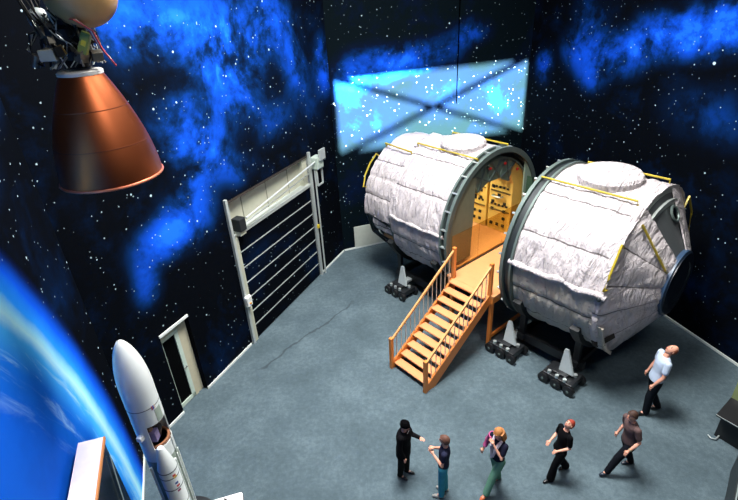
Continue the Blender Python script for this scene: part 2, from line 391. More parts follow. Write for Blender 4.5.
def shell(fR, s0, s1, T0, T1, amp, seed, seams=(), ns=64, thick=.05, edge=0.02):
    """quilted sheet; fR(s) gives its radius"""
    nt_ = max(8, int(abs(T1-T0)*.75)); V = []; F = []
    for i in range(ns+1):
        u = i/ns
        for j in range(nt_+1):
            w = j/nt_; T = T0+(T1-T0)*w; s = s0+(s1-s0)*u
            s += (noise.noise(Vector((T*.12+seed, u*2, 5)))*edge)*(1 if 0 < 1 else 0)*(abs(u-.5)*2)**4*2
            r = fR(s); arc = math.radians(T)*2.25
            dd = wrinkle(s, arc, seed, amp)
            for q in seams:
                k = abs(arc-math.radians(q)*2.25); dd -= .035*math.exp(-(k/.07)**2)
                dd += 0
            V.append(cp(s, T, r+dd))
    m_ = len(V)
    for i in range(ns+1):
        for j in range(nt_+1):
            T = T0+(T1-T0)*j/nt_; s = s0+(s1-s0)*i/ns; V.append(cp(s, T, fR(s)-thick))
    W = nt_+1
    for i in range(ns):
        for j in range(nt_):
            a = i*W+j; F.append((a, a+1, a+W+1, a+W)); F.append((a+m_+W, a+m_+W+1, a+m_+1, a+m_))
    for i in range(ns):
        for j in (0, nt_):
            a = i*W+j; F.append((a, a+W, a+W+m_, a+m_))
    for j in range(nt_):
        for i in (0, ns):
            a = i*W+j; F.append((a, a+1, a+1+m_, a+m_))
    return MB().add(V, F)

def ring(s0, s1, r0, r1, T0=0, T1=360, n=96):
    full = (T1-T0) >= 360; k = n if full else n+1; V = []; F = []
    for i in range(k):
        T = T0+(T1-T0)*i/n
        V += [cp(s0, T, r0), cp(s1, T, r0), cp(s1, T, r1), cp(s0, T, r1)]
    for i in range(n):
        a = 4*i; b = 4*((i+1) % k)
        for q in range(4): F.append((a+q, a+(q+1) % 4, b+(q+1) % 4, b+q))
    if not full: F += [(0,1,2,3), tuple(4*n+q for q in range(4))]
    return MB().add(V, F)

yel = mat('yellow_handrail', 'a8952a', .4); ringm = mat('grey_green_ring', '5d6b66', .45, .3); darkr = mat('dark_ring', '23292b', .5, .2)
steel = mat('stud_steel', 'b9c2c0', .35, .6)
def rail(pts, root, up=.1):
    """pts are (s, T) on the hull; the rail floats above it on two stand-offs"""
    P = [cp(s, T, 2.27+up) for s, T in pts]; q0 = cp(*pts[0], 2.2); q1 = cp(*pts[-1], 2.2)
    return MB().tube([q0]+P+[q1], .028, 8).build('handrail', yel, root)
def ring_set(root, s, out):
    """double end ring; out = -1 / +1 side that is open"""
    ring(s-.05, s+.05, 2.14, 2.35).build('end_ring', ringm, root)
    ring(s-out*.05-.06 if out < 0 else s-.22, s-out*.05+.16 if out < 0 else s-.1, 2.12, 2.27).build('inner_ring', darkr, root)
    ring(s-out*.26-.03, s-out*.26+.03, 2.14, 2.34).build('end_ring', ringm, root)
    for k in range(26):
        T = k*360/26+4; c = cp(s+out*.08, T, 2.3); t = math.radians(T)
        M = Matrix.Translation(c) @ Matrix.Rotation(t-PI/2, 4, 'X')
        MB().box(-.05, .1, -.022, .022, -.03, .045, M).build('ring_latch', steel, root, smooth=False)

def cradle(root, s, nearonly=False):
    b = MB()
    T0, T1 = 205, 335
    vs = []
    r = ring(s-.12, s+.12, 2.19, 2.36, T0, T1, 40)
    o = r.build('cradle_arc', dgrey, root, smooth=False)
    b.box(s-.1, s+.1, -1.75, 1.75, .45, .62)
    for y in (-1.6, 1.6): b.bar((s, y, .5), (s, y*1.03, 1.3), .16, .12)
    b.build('cradle_beam', mat('black_frame', '14171a', .45), root, smooth=False)

def hatch_cover(root, s, T, m, r=.78):
    b = MB(); t = math.radians(T)
    M = Matrix.Translation(cp(s, T, 2.24)) @ Matrix.Rotation(t-PI/2, 4, 'X')
    b.lathe([(r*.98, -.12), (r, .05), (r*1.0, .12), (r*.93, .19), (r*.6, .235), (r*.2, .25), (1e-4, .25)], 48, M)
    return b.build('hatch_cover', m, root)

# --- right-hand module
mod = thing('space_station_module', 'white quilted space laboratory cylinder with cone end and dark hatch, right of the stairs', 'space module', O, TH, 'white quilted laboratory modules on display')
seamsR = (121.5, 150, 62, 30)
bl = blanket('white_quilt', seamsR)
bl2 = blanket('white_quilt_shade_tint', (192, 215, 240, 300, 330), 'c0bba2')  # greenish-yellow shade of the underside is put into this tint
fR = lambda s: 2.26
sheet = shell(fR, .22, 2.66, -8, 173, .028, 1.3, seamsR, 90).build('upper_blanket', bl, mod)
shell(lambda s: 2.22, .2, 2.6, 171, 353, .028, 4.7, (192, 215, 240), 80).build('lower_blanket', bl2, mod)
# rolled hem of the upper sheet
hm = []
rr = []
for i in range(40):
    s = .18+i*2.55/39; T = 173.5+noise.noise(Vector((s*2.2, 1, 2)))*1.6-(s*.25)
    hm.append(cp(s, T, 2.29)); rr.append(.075+.035*noise.noise(Vector((s*3.1, 5, 1))))
MB().tube(hm, rr, 10).build('blanket_hem', bl, mod)
MB().ball(hm[-1]+Vector((-.12,-.06,-.02)), .06, 8).build('hem_buckle', darkr, mod)
# cone
cR = lambda s: 2.24-max(0, s-2.62)*1.82
csm = (95, 112, 141, 172, 188, 215)
blc = blanket('white_quilt_cone', (141, 166, 186, 215))
shell(cR, 2.5, 3.42, 113, 245, .045, 8.1, (112, 141, 166, 188, 215), 30).build('cone_blanket', blc, mod)
shell(lambda s: cR(s)+.02, 2.5, 3.42, -115, 77, .03, 2.2, (), 24).build('cone_blanket', blc, mod)
ring(2.5, 2.57, 1.2, 2.18).build('shoulder_frame', ringm, mod)
# bare sector with grey plates and porthole
gm = mat('bare_grey_shell', '5a5f60', .45, .3); lg = mat('light_grey_band', '9aa19c', .45, .3)
shell(lambda s: cR(s)-.08, 2.5, 3.4, 72, 118, 0, 1, (), 12, .05, 0).build('bare_shell', gm, mod)
ring(2.56, 2.66, 2.0, 2.2, 72, 116, 20).build('shell_band', lg, mod); ring(2.74, 2.80, 1.8, 1.97, 72, 116, 20).build('shell_band', lg, mod)
nrm = Vector((.876, .48*math.cos(math.radians(84)), .48*math.sin(math.radians(84)))).normalized()
Mx = Matrix.Translation(cp(2.93, 84, 1.66)) @ nrm.to_track_quat('Z', 'Y').to_matrix().to_4x4()
ph_ = MB().lathe([(.15, 0), (.21, 0), (.215, .03), (.2, .045), (.16, .045), (.15, 0)], 32, Mx, caps=False).build('porthole_rim', ringm, mod)
MB().lathe([(.15, .02), (1e-4, .03)], 32, Mx).build('porthole_glass', mat('black_glass', '060809', .12), ph_)
# end hatch
Mh = Matrix.Translation((3.34, 0, CZ)) @ Matrix.Rotation(PI/2, 4, 'Y')
MB().lathe([(.86, 0), (.86, .1), (.82, .12)], 64, Mh).build('end_hatch_rim', mat('blue_grey_rim', '2a4058', .4), mod)
MB().lathe([(.81, .1), (.81, .14), (.6, .16), (.57, .13), (1e-4, .13)], 64, Mh).build('end_hatch', mat('dark_blue_hatch', '07131f', .4), mod)
hatch_cover(mod, 1.42, 93, bl, .76)
ring_set(mod, 0, -1)
rail([(.04, 113), (2.46, 113)], mod); rail([(.5, 76), (2.55, 76)], mod); rail([(2.66, 141), (2.68, 150), (2.68, 159), (2.66, 168)], mod)
MB().tube([cp(2.75, 124, 1.9), cp(2.78, 125, 2.22), cp(3.34, 141, 1.08), cp(3.34, 141, .8)], .028, 8).build('handrail', yel, mod)
MB().tube([cp(2.8, 48, 1.8), cp(2.8, 48, 2.22), cp(2.84, 30, 2.2), cp(2.86, 10, 2.15), cp(2.86, 10, 1.8)], .028, 8).build('handrail', yel, mod)
# loose corner of the lower sheet, plus a dark strip painted as its slit's shade
shell(lambda s: 2.2+.05*(s-2), 2.2, 2.78, 196, 236, .04, 6.6, (), 16).build('blanket_corner', bl2, mod)
shell(lambda s: cR(s)+.07, 2.5, 2.85, 211, 219, 0, 6.6, (), 8, .02, 0).build('corner_slit_shade', mat('slit_shade_paint', '2a1d12', .8), mod)
cradle(mod, .45); cradle(mod, 2.1)
MB().box(.3, 2.3, -1.62, -1.47, .35, .6).build('cradle_side_beam', mat('black_frame', '14171a', .45), mod, smooth=False)
MB().box(.3, 2.3, 1.47, 1.62, .35, .6).build('cradle_side_beam', mat('black_frame', '14171a', .45), mod, smooth=False)
MB().lathe([(2.1, 0), (2.1, .06)], 64, Matrix.Translation((.22, 0, CZ)) @ Matrix.Rotation(PI/2, 4, 'Y')).build('bulkhead', gm, mod)

# --- left-hand module (open end towards the gap)
S1, S0 = -1.96, -5.85
mol = thing('space_station_module', 'white quilted laboratory cylinder left of the stairs, its open end showing yellow racks', 'space module', wpt(-3.9, 0), TH, 'white quilted laboratory modules on display')
# local s is measured from this root
def L(f): return f
OFF = 3.9
def shift(b):                       # geometry is written in the shared axis frame
    b.v = [(v[0]+OFF, v[1], v[2]) for v in b.v]; return b
seamL = (120, 139, 149, 30, 60)
blL = blanket('white_quilt_left', (120, 149, 60, 30, 180+15, 180+32))
shift(shell(fR, -4.42, -2.2, 150-158, 176, .028, 12.3, (120, 149, 60), 80)).build('upper_blanket', blL, mol)
shift(shell(lambda s: 2.22, -4.42, -2.15, 174, 352, .03, 15.7, (195, 212), 70)).build('lower_blanket', blL, mol)
hm = []; rr = []
for i in range(36):
    s = -4.35+i*2.25/35; T = 177+noise.noise(Vector((s*2.2, 4, 2)))*1.8
    hm.append(cp(s, T, 2.27)); rr.append(.06+.03*noise.noise(Vector((s*3.1, 5, 7))))
shift(MB().tube(hm, rr, 10)).build('blanket_hem', blL, mol)
shift(shell(lambda s: 2.11+.03*max(0, s+5.2), S0, -4.3, 20, 187, .028, 21.3, (133, 149, 166), 50)).build('end_blanket', blanket('white_quilt_end', (133, 166)), mol)
shift(shell(lambda s: 2.10, -5.45, -4.3, 187, 200, .04, 24.3, (), 30)).build('end_blanket_hem', blL, mol)
# tented fold on top
tf = MB(); V = []; F = []
for i in range(13):
    for j in range(13):
        s = -4.75+i*.075; T = 84+j*2.2; k = max(0, 1-abs(i-6)/6)*max(0, 1-abs(j-6)/6)
        V.append(cp(s, T, 2.2+.30*k**.8+.02*noise.noise(Vector((i*.4, j*.4, 0)))))
for i in range(12):
    for j in range(12): a = i*13+j; F.append((a, a+1, a+14, a+13))
nn = len(V); V += [cp(-4.75+i*.075, 84+j*2.2, 2.16) for i in range(13) for j in range(13)]; F += [tuple(x+nn for x in f[::-1]) for f in F]
for e in [[i for i in range(13)], [156+i for i in range(13)], [i*13 for i in range(13)], [i*13+12 for i in range(13)]]:
    for a, b_ in zip(e, e[1:]): F.append((a, b_, b_+nn, a+nn))
shift(MB().add(V, F)).build('blanket_tent', blL, mol)
def ring_set_l(root):
    shift(ring(S1-.05, S1+.05, 2.17, 2.33)).build('end_ring', ringm, root)
    shift(ring(S1-.16, S1-.05, 2.10, 2.25)).build('inner_ring', darkr, root)
    shift(ring(S1-.24, S1-.17, 2.14, 2.34)).build('end_ring', ringm, root)
    for k in range(26):
        T = k*360/26+4; c = cp(S1-.1, T, 2.3); t = math.radians(T)
        shift(MB().box(-.1, .1, -.022, .022, -.03, .045, Matrix.Translation(c) @ Matrix.Rotation(t-PI/2, 4, 'X'))).build('ring_latch', steel, root, smooth=False)
ring_set_l(mol)
inner = mat('grey_green_inner', '5c6d64', .5); 
shift(ring(-5.4, -2.0, 1.95, 1.99)).build('inner_shell', inner, mol)
def disc(s, r, m, name, root, sh=True):
    b = MB().lathe([(r, 0), (r, .06)], 64, Matrix.Translation((s, 0, CZ)) @ Matrix.Rotation(PI/2, 4, 'Y'))
    (shift(b) if sh else b).build(name, m, root)
disc(-5.4, 2.05, gm, 'bulkhead', mol)
# bare truss at the far end
tr = MB()
for T in range(186, 355, 24):
    tr.cyl(cp(S0+.05, T, 2.1), cp(S0+.05, T+24, 2.1), .04, n=8); tr.cyl(cp(S0+.05, T, 2.1), cp(-4.4, T+6, 2.12), .035, n=8); tr.cyl(cp(S0+.05, T+24, 2.1), cp(-4.4, T, 2.12), .03, n=8)
shift(tr).build('bare_truss', darkr, mol)
shift(ring(-4.5, -4.4, 2.05, 2.2, 180, 360, 50)).build('truss_ring', ringm, mol)
shift(ring(S0, S0+.1, 1.95, 2.04)).build('end_ring', ringm, mol)
# deck and racks inside
wood = mat('orange_wood', 'd08a4a', .45, var=.1, vscale=3)
shift(MB().box(-5.3, -1.9, -1.75, 1.75, 1.76, 1.9)).build('inner_deck', mat('inner_orange_deck', 'd29a66', .5), mol, smooth=False)
yr = mat('yellow_rack', 'd8b458', .5, var=.1, vscale=9); bk = mat('black_socket', '14130f', .6); sg = mat('sage_plate', '6f8577', .5)
def rack(s0, s1, root, side=1):
    y0 = 1.12*side
    V = [(1.9, y0), (3.75, y0), (4.3, y0*.78), (4.62, y0*.95), (4.25, 1.5*side), (3.4, 1.92*side), (2.2, 1.9*side), (1.9, 1.7*side)]
    vs = [(s, y, z) for s in (s0, s1) for z, y in V]; n = len(V)
    fs = [tuple(range(n)), tuple(range(n, 2*n))]+[(i, (i+1) % n, n+(i+1) % n, n+i) for i in range(n)]
    return shift(MB().add(vs, fs)).build('equipment_rack', yr if side > 0 else inner, root, smooth=False, bevel=.02)
for k in range(3):
    a = -2.98-k*.98; r_ = rack(a, a+.9, mol)
    rnd = random.Random(k+3)
    def sock(*q): shift(MB().box(*q)).build('socket', bk, r_, smooth=False)
    for i in range(6):
        for j in range(3):
            if rnd.random() < .55: sock(a+.12+j*.24, a+.22+j*.24, 1.09, 1.13, 2.1+i*.27, 2.2+i*.27)
    for j in range(5): sock(a+.1+j*.15, a+.17+j*.15, 1.09, 1.13, 3.5, 3.56)
    for j in range(5): sock(a+.1+j*.15, a+.17+j*.15, 1.09, 1.13, 2.85, 2.91)
    for z in (2.66, 3.34): shift(MB().box(a+.08, a+.84, 1.085, 1.12, z, z+.04)).build('drawer_gap', mat('rack_gap', '6a5220'), r_, smooth=False)
    h = MB().tube([(a+.2, 1.12, 3.2), (a+.2, 1.0, 3.2), (a+.55, 1.0, 3.2), (a+.55, 1.12, 3.2)], .03, 6)
    shift(h).build('grab_handle', steel, r_)
nr = rack(-3.9, -2.1, mol, -1)
shift(MB().box(-2.1, -2.07, -1.82, -1.2, 2.0, 3.4)).build('end_plate', sg, nr, smooth=False)
def end_panel(T0, T1, yin, m, name):
    pts = [(cp(0, T0+(T1-T0)*i/16, 2.16).y, cp(0, T0+(T1-T0)*i/16, 2.16).z) for i in range(17)]
    pts = [(y, max(1.92, z)) for y, z in pts]+[(yin, max(1.92, pts[-1][1])), (yin*.92, max(1.92, pts[0][1]))]
    n = len(pts); vs = [(s, y, z) for s in (-1.99, -1.95) for y, z in pts]
    return shift(MB().add(vs, [tuple(range(n)), tuple(range(n, 2*n))]+[(i, (i+1) % n, n+(i+1) % n, n+i) for i in range(n)])).build(name, m, mol, smooth=False)
end_panel(128, 204, -1.12, mat('olive_end_panel', '6f7560', .5), 'end_panel')
end_panel(46, -24, 1.62, mat('pale_sage_panel', '8fa592', .5), 'end_panel')
# overhead racks, end faces with crossed ribs
for T in (112, 88, 64):
    t = math.radians(T); M = Matrix.Translation(cp(-2.08, T, 1.62)) @ Matrix.Rotation(t-PI/2, 4, 'X')
    r_ = shift(MB().box(-.9, 0, -.3, .3, -.33, .33, M)).build('overhead_rack', sg, mol, smooth=False, bevel=.015)
    x = MB()
    for p, q in (((.02,-.27,-.3),(.02,.27,.3)), ((.02,.27,-.3),(.02,-.27,.3))): x.bar(M @ Vector(p), M @ Vector(q), .05, .04)
    shift(x).build('cross_rib', ringm, r_, smooth=False)
for T in (132, 100, 76, 50):
    t = math.radians(T); M = Matrix.Translation(cp(-2.02, T, 1.8)) @ Matrix.Rotation(t-PI/2, 4, 'X')
    kb = shift(MB().lathe([(.045, 0), (.045, .05), (1e-4, .06)], 14, M @ Matrix.Rotation(PI/2, 4, 'Y'))).build('red_valve', mat('red_valve', 'a5201c', .4), mol)
hatch_c = MB(); t = math.radians(93)
M = Matrix.Translation(cp(-3.15, 95, 2.24)) @ Matrix.Rotation(t-PI/2, 4, 'X')
shift(hatch_c.lathe([(.68, -.12), (.7, .05), (.7, .12), (.65, .19), (.4, .235), (1e-4, .25)], 48, M)).build('hatch_cover', blL, mol)
def rail_l(pts, up=.1):
    P = [cp(s, T, 2.27+up) for s, T in pts]
    shift(MB().tube([cp(*pts[0], 2.15)]+P+[cp(*pts[-1], 2.15)], .028, 8)).build('handrail', yel, mol)
rail_l([(-5.8, 118), (-4.5, 120)], .02); rail_l([(-4.5, 111), (-2.05, 112)]); rail_l([(-5.85, 130), (-5.88, 140), (-5.88, 151), (-5.82, 161)], .0); rail_l([(-4.3, 74), (-2.1, 74)])
for s in (-4.6, -2.6):
    shift(ring(s-.12, s+.12, 2.19, 2.36, 205, 335, 40)).build('cradle_arc', dgrey, mol, smooth=False)
    b = MB().box(s-.1, s+.1, -1.75, 1.75, .45, .62)
    for y in (-1.6, 1.6): b.bar((s, y, .5), (s, y*1.03, 1.3), .16, .12)
    shift(b).build('cradle_beam', mat('black_frame', '14171a', .45), mol, smooth=False)
shift(MB().box(-4.8, -2.4, -1.62, -1.47, .35, .6)).build('cradle_side_beam', mat('black_frame', '14171a', .45), mol, smooth=False)
shift(MB().box(-4.8, -2.4, 1.47, 1.62, .35, .6)).build('cradle_side_beam', mat('black_frame', '14171a', .45), mol, smooth=False)

for s in (-2.7, -3.9):
    l_ = shift(MB().box(s-.3, s+.3, -.12, .12, 4.55, 4.6)).build('strip_lamp', mat('lamp_cover', 'e8e8dc', .5), mol, smooth=False)
    p_ = bpy.data.lights.new('module_lamp', 'AREA'); p_.size = .6; p_.energy = 105; p_.color = (1, .93, .75)
    q_ = bpy.data.objects.new('module_lamp', p_); C.objects.link(q_); q_.location = wpt(s, 0, 4.52)
# --- wheeled trolleys
blk = mat('black_rubber', '0c0d0f', .5); frm = mat('black_frame', '14171a', .45); lgt = mat('pale_bracket', 'a3adad', .45, .2)
def make_trolley(lab):
    t = thing('transport_trolley', lab, 'trolley', group='black wheeled trolleys under the modules')
    MB().box(-.42, .42, -.3, .3, .17, .34).box(-.2, .2, -.2, .2, .34, .44).build('chassis', frm, t, smooth=False, bevel=.015)
    for x in (-.36, 0, .36):
        for y in (-.3, .3):
            w = MB().tube([(x, y-.06, .15), (x, y-.045, .15), (x, y+.045, .15), (x, y+.06, .15)], [.12, .15, .15, .12], 20).build('wheel', blk, t)
            MB().cyl((x, y-.075, .15), (x, y+.075, .15), .035, n=14).build('hub_cap', ringm, w)
    for x, y in ((-.25, -.24), (.2, -.26), (-.02, -.26), (.3, .1)):
        MB().cyl((x, y, .34), (x, y, .42), .05, n=12).build('lock_knob', steel, t)
    vs = [(-.1, -.05, .44), (.3, -.05, .44), (.0, .1, 1.03), (-.1, .1, 1.03)]
    V = vs+[(x, y+.07, z) for x, y, z in vs]
    MB().add(V, [(0,1,2,3), (4,5,6,7), (0,1,5,4), (1,2,6,5), (2,3,7,6), (3,0,4,7)]).box(-.1, .12, .1, .6, .40, .48).build('support_bracket', lgt, t, smooth=False)
    return t
tr0 = make_trolley('black wheeled trolley under the left module, left of the stairs')
for i, (s, n, lab) in enumerate(((-4.15, 2.05, None), (.25, 2.05, 'black wheeled trolley beside the orange platform leg'), (1.98, 2.02, 'black wheeled trolley under the cone end of the right module'))):
    o = tr0 if i == 0 else copy_tree(tr0)
    o.location = wpt(s, n); o.rotation_euler = (0, 0, TH)
    if lab: o['label'] = lab

# ------------------------------------------------------------------ stairs and platform
SX0, SX1 = -1.62, -.27; N0, N1 = 4.86, 2.34; FZ = 1.9
st = thing('staircase', 'orange wooden staircase with thin metal balusters climbing to the platform', 'stairs', wpt((SX0+SX1)/2, N0), TH)
def LN(s, n, z): return Vector((s-(SX0+SX1)/2, -(n-N0), z))       # into the stair's own frame (y away from the viewer)
owood = mat('stair_wood', 'cf8d5c', .42, var=.12, vscale=4); owood2 = mat('stair_post_wood', 'cf7c36', .4, var=.1, vscale=4)
NT_ = 10; rz_ = FZ/NT_; run = (N0-N1)/NT_
for i in range(NT_):
    z = rz_*(i+1); n = N0-.04-i*run; 
    if i == NT_-1: z -= .0
    MB().box(SX0-(SX0+SX1)/2+.05, SX1-(SX0+SX1)/2-.05, i*run+.02, (i+1)*run+.03, z-.05, z-.005).build('tread', owood, st, smooth=False, bevel=.008)
for s in (SX0+.02, SX1-.02):
    vs = []
    for dx in (-.03, .03):
        vs += [LN(s+dx, N0+.02, 0), LN(s+dx, N0-.3, 0), LN(s+dx, N1, FZ-.32), LN(s+dx, N1, FZ+.02), LN(s+dx, N0+.02, .22)]
    MB().add(vs, [(0,1,2,3,4), (5,6,7,8,9)]+[(i, (i+1) % 5, 5+(i+1) % 5, 5+i) for i in range(5)]).build('stringer', owood2, st, smooth=False)
    for n, z0, z1 in ((N0+.05, 0, 1.08), (N1-.02, FZ-.3, FZ+1.02)):
        c = LN(s, n, 0)
        MB().box(c.x-.05, c.x+.05, c.y-.05, c.y+.05, z0, z1).build('newel_post', owood2, st, smooth=False, bevel=.01)
    p = LN(s, N0+.02, 1.0); q = LN(s, N1, FZ+.93)
    MB().bar(p, q, .05, .06).build('handrail', mat('handrail_wood', 'c9935a', .4), st, smooth=False)
    nb = 13
    for k in range(1, nb+1):
        u = k/(nb+1); a = p.lerp(q, u); z0 = .2+(FZ-.2)*u
        MB().cyl((a.x, a.y, z0), (a.x, a.y, a.z-.02), .012, n=8).build('baluster', steel, st)
pl = thing('raised_platform', 'orange wooden platform bridging the gap between the two modules', 'platform', wpt(-.95, 1.0), TH)
def PL(s, n, z): return Vector((s+.95, 1.0-n, z))
def pbox(s0, s1, n0, n1, z0, z1): return MB().box(s0+.95, s1+.95, 1-n1, 1-n0, z0, z1)
pbox(-1.84, -.14, -1.3, 2.34, FZ-.06, FZ).build('deck', owood, pl, smooth=False)
pbox(-1.80, -.16, 2.27, 2.33, FZ-.26, FZ-.06).build('deck_fascia', owood2, pl, smooth=False)
pbox(-.22, -.16, -1.3, 2.27, FZ-.26, FZ-.06).build('deck_fascia', owood2, pl, smooth=False)
for s, n in ((-.27, 2.22), (-1.7, 2.22), (-.27, -1.2), (-1.7, -1.2)):
    pbox(s-.05, s+.05, n-.05, n+.05, 0, FZ-.06).build('leg', owood2, pl, smooth=False)
pbox(-.3, -.24, -1.15, 2.17, .32, .42).build('leg_brace', owood2, pl, smooth=False)
# glass screens
def glass(name, col, alpha):
    m = bpy.data.materials.new(name); m.use_nodes = True; N = NT(m); nt = m.node_tree; b = nt.nodes['Principled BSDF']
    b.inputs['Base Color'].default_value = lin(col); b.inputs['Roughness'].default_value = .04
    tr = N.n('ShaderNodeBsdfTransparent'); tr.inputs[0].default_value = lin(col)
    gl = N.n('ShaderNodeBsdfGlossy'); gl.inputs['Roughness'].default_value = .03
    mx = N.n('ShaderNodeMixShader'); mx.inputs[0].default_value = .05; N.L(tr.outputs[0], mx.inputs[1]); N.L(gl.outputs[0], mx.inputs[2])
    N.L(mx.outputs[0], nt.nodes['Material Output'].inputs[0]); return m
gs = thing('glass_screen', 'glass screen, orange deck reflection painted in as amber tint, closing the open end of the left module', 'glass screen', wpt(-1.80, .5, FZ), TH)
ag = glass('amber_reflection_glass', 'eddfc0', .3)  # amber tint stands in for the orange deck reflected in the panes
for k, (n0, n1) in enumerate(((.95, 2.2), (-.32, .93), (-1.25, -.34))):
    MB().box(-.012, .012, .5-n1, .5-n0, .005, 1.25).build('glass_pane', ag, gs, smooth=False)
MB().box(-.02, .02, .5-2.2, .5+1.25, 0.0, .03).build('floor_channel', darkr, gs, smooth=False)
fgp = tag(MB().box(-.7, .7, -.012, .012, 0, 2.2).build('glass_screen', glass('green_glass', 'dbeee0', .3), smooth=False), 'pale green glass screen on the far side of the raised platform', 'glass screen')
fgp.location = wpt(-.98, -1.25, FZ); fgp.rotation_euler = (0, 0, TH)

# ------------------------------------------------------------------ rocket engine hanging upper left
EX, EY = -3.29, 6.08
en = thing('rocket_engine', 'copper coloured rocket engine nozzle hanging at the upper left below a tan tank', 'rocket engine', (EX, EY, 7.62))
cop = mat('copper_bell', 'a85c38', .4, .98, var=.2, vscale=2.2)
prof = []
for i in range(25):
    u = i/24; prof.append((.235+.375*(1-(1-u)**1.75)*1.0, 1.27*(1-u)))
inn = [(r-.012, z) for r, z in prof[::-1]]
MB().lathe(prof+inn, 72, caps=False).build('nozzle_bell', cop, en)
for z, r in ((.88, 0), (.45, 0)):
    u = 1-z/1.27; rr_ = .235+.375*(1-(1-u)**1.75)
    MB().lathe([(rr_, z-.008), (rr_+.002, z-.003), (rr_+.002, z+.003), (rr_, z+.008)], 72, caps=False).build('weld_band', mat('weld_dark', '8a4a30', .4, .7), en)
MB().tube([(.612*math.cos(t), .612*math.sin(t), .0) for t in [2*PI*k/72 for k in range(72)]], .017, 8, closed=True).build('nozzle_rim', mat('rim_copper', 'c9785a', .35, .6), en)
MB().lathe([(.2, 1.25), (.25, 1.255), (.252, 1.29), (.235, 1.305), (.16, 1.31)], 48).build('throat_collar', mat('white_collar', 'c9c8c0', .4), en)
mach = mat('machined_grey', '6d6a60', .4, .6, var=.3, vscale=15); oliv = mat('olive_box', '8b9440', .5); dk = mat('dark_machinery', '1b1a17', .5, .4)
MB().lathe([(.15, 1.33), (.13, 1.42), (.17, 1.5), (.2, 1.6), (.2, 1.75), (.14, 1.8), (.14, 1.95)], 28).build('combustion_chamber', dk, en)
rnd = random.Random(5)
for k in range(40):
    a = rnd.uniform(0, 2*PI); r = rnd.uniform(.14, .27); z = rnd.uniform(1.38, 1.82); w = rnd.uniform(.018, .065)
    M = Matrix.Translation((r*math.cos(a), r*math.sin(a), z)) @ Matrix.Rotation(rnd.uniform(0, 6), 4, 'Z') @ Matrix.Rotation(rnd.uniform(-.5, .5), 4, 'X')
    MB().box(-w, w, -w*.7, w*.7, -w*.9, w*.9, M).build('valve_block', rnd.choice([mach, dk, dk, mach, mat('brass_fitting', '8a7440', .35, .7)]), en, smooth=False, bevel=.006)
def rp(a, r, z): return Vector((r*math.cos(a), r*math.sin(a), z))
for k in range(26):
    a = rnd.uniform(0, 2*PI); P = []; z = 1.36
    while z < 1.95:
        P.append(rp(a, rnd.uniform(.15, .32), z)); a += rnd.uniform(-.5, .5); z += rnd.uniform(.06, .14)
    # smooth
    Q = [P[0]]
    for i in range(len(P)-1):
        for u in (.33, .66, 1.): Q.append(P[i].lerp(P[i+1], u))
    if len(Q) > 3: MB().tube(Q, rnd.choice([.006, .009, .014]), 6).build('pipe', rnd.choice([steel, mach, dk, steel]), en)
bx_ = MB().box(-.05, .05, -.03, .03, -.12, .12, Matrix.Translation((.24, -.16, 1.6)) @ Matrix.Rotation(.5, 4, 'Y')).build('control_box', oliv, en, smooth=False, bevel=.006)
MB().box(-.025, .025, -.004, .0, -.03, .03, Matrix.Translation((.24, -.192, 1.6)) @ Matrix.Rotation(.5, 4, 'Y')).build('warning_label', mat('yellow_label', 'd8c43a', .5), bx_, smooth=False)
MB().box(-.09, .09, -.04, .04, -.06, .06, Matrix.Translation((-.15, -.26, 1.5))).build('junction_box', mat('pale_box', 'a9aa9c', .5), en, smooth=False, bevel=.01)
for k, (c, a0) in enumerate((('8a3a48', .1), ('3c4a86', .2), ('c4c4bc', .3), ('7a3a5a', -.1), ('b04040', 0.))):
    P = [Vector((.05+.02*k, -.2, 1.86)), Vector((.28, -.24-.02*k, 1.84)), Vector((.36+.01*k, -.22, 1.72)), Vector((.4+.012*k, -.22, 1.60-.02*k)), Vector((.46+.01*k, -.2+.02*k, 1.5-.04*k))]
    MB().tube(P, .009, 6).build('wire', mat('wire_'+c, c, .5), en)
for k in range(5):
    P = [Vector((-.22, -.1+.04*k, 1.75+.04*k)), Vector((-.36, -.12+.05*k, 1.72)), Vector((-.42-.01*k, -.1, 1.56)), Vector((-.38, -.14+.03*k, 1.42)), Vector((-.3, -.16, 1.38))]
    MB().tube(P, .012, 6).build('wire', mat('pale_wire', 'b3b8a8', .5) if k % 2 else dk, en)
MB().cyl((-.42, -.12, 1.38), (-.36, -.12, 1.5), .05, n=12).build('actuator_cap', mach, en)
MB().ball((.27, .0, 2.1), .38, 20, (1, 1, .95)).build('fuel_tank', mat('tan_tank', 'c49a62', .45, .1, var=.2, vscale=5), en)
MB().ball((-.33, .12, 1.86), .12, 12).build('pressure_sphere', mat('grey_sphere', '9aa2a0', .4), en)
ts = MB()
for a in (2.2, 2.7, 3.3, 4.0): ts.cyl(rp(a, .26, 1.6), rp(a, .5, 2.5), .012, n=8); ts.cyl(rp(a, .5, 2.5), rp(a+.5, .26, 1.75), .01, n=8)
ts.build('thrust_frame', dk, en)
MB().tube([rp(3.0+.3*math.sin(k), .33+.04*math.cos(2*k), 1.5+k*.11) for k in range(10)], .02, 8).build('cable_loom', mat('loom_black', '101214', .5), en)
MB().cyl((.2, .0, 2.55), (.2, .0, HT-7.62), .012, n=8).build('suspension_cable', steel, en)

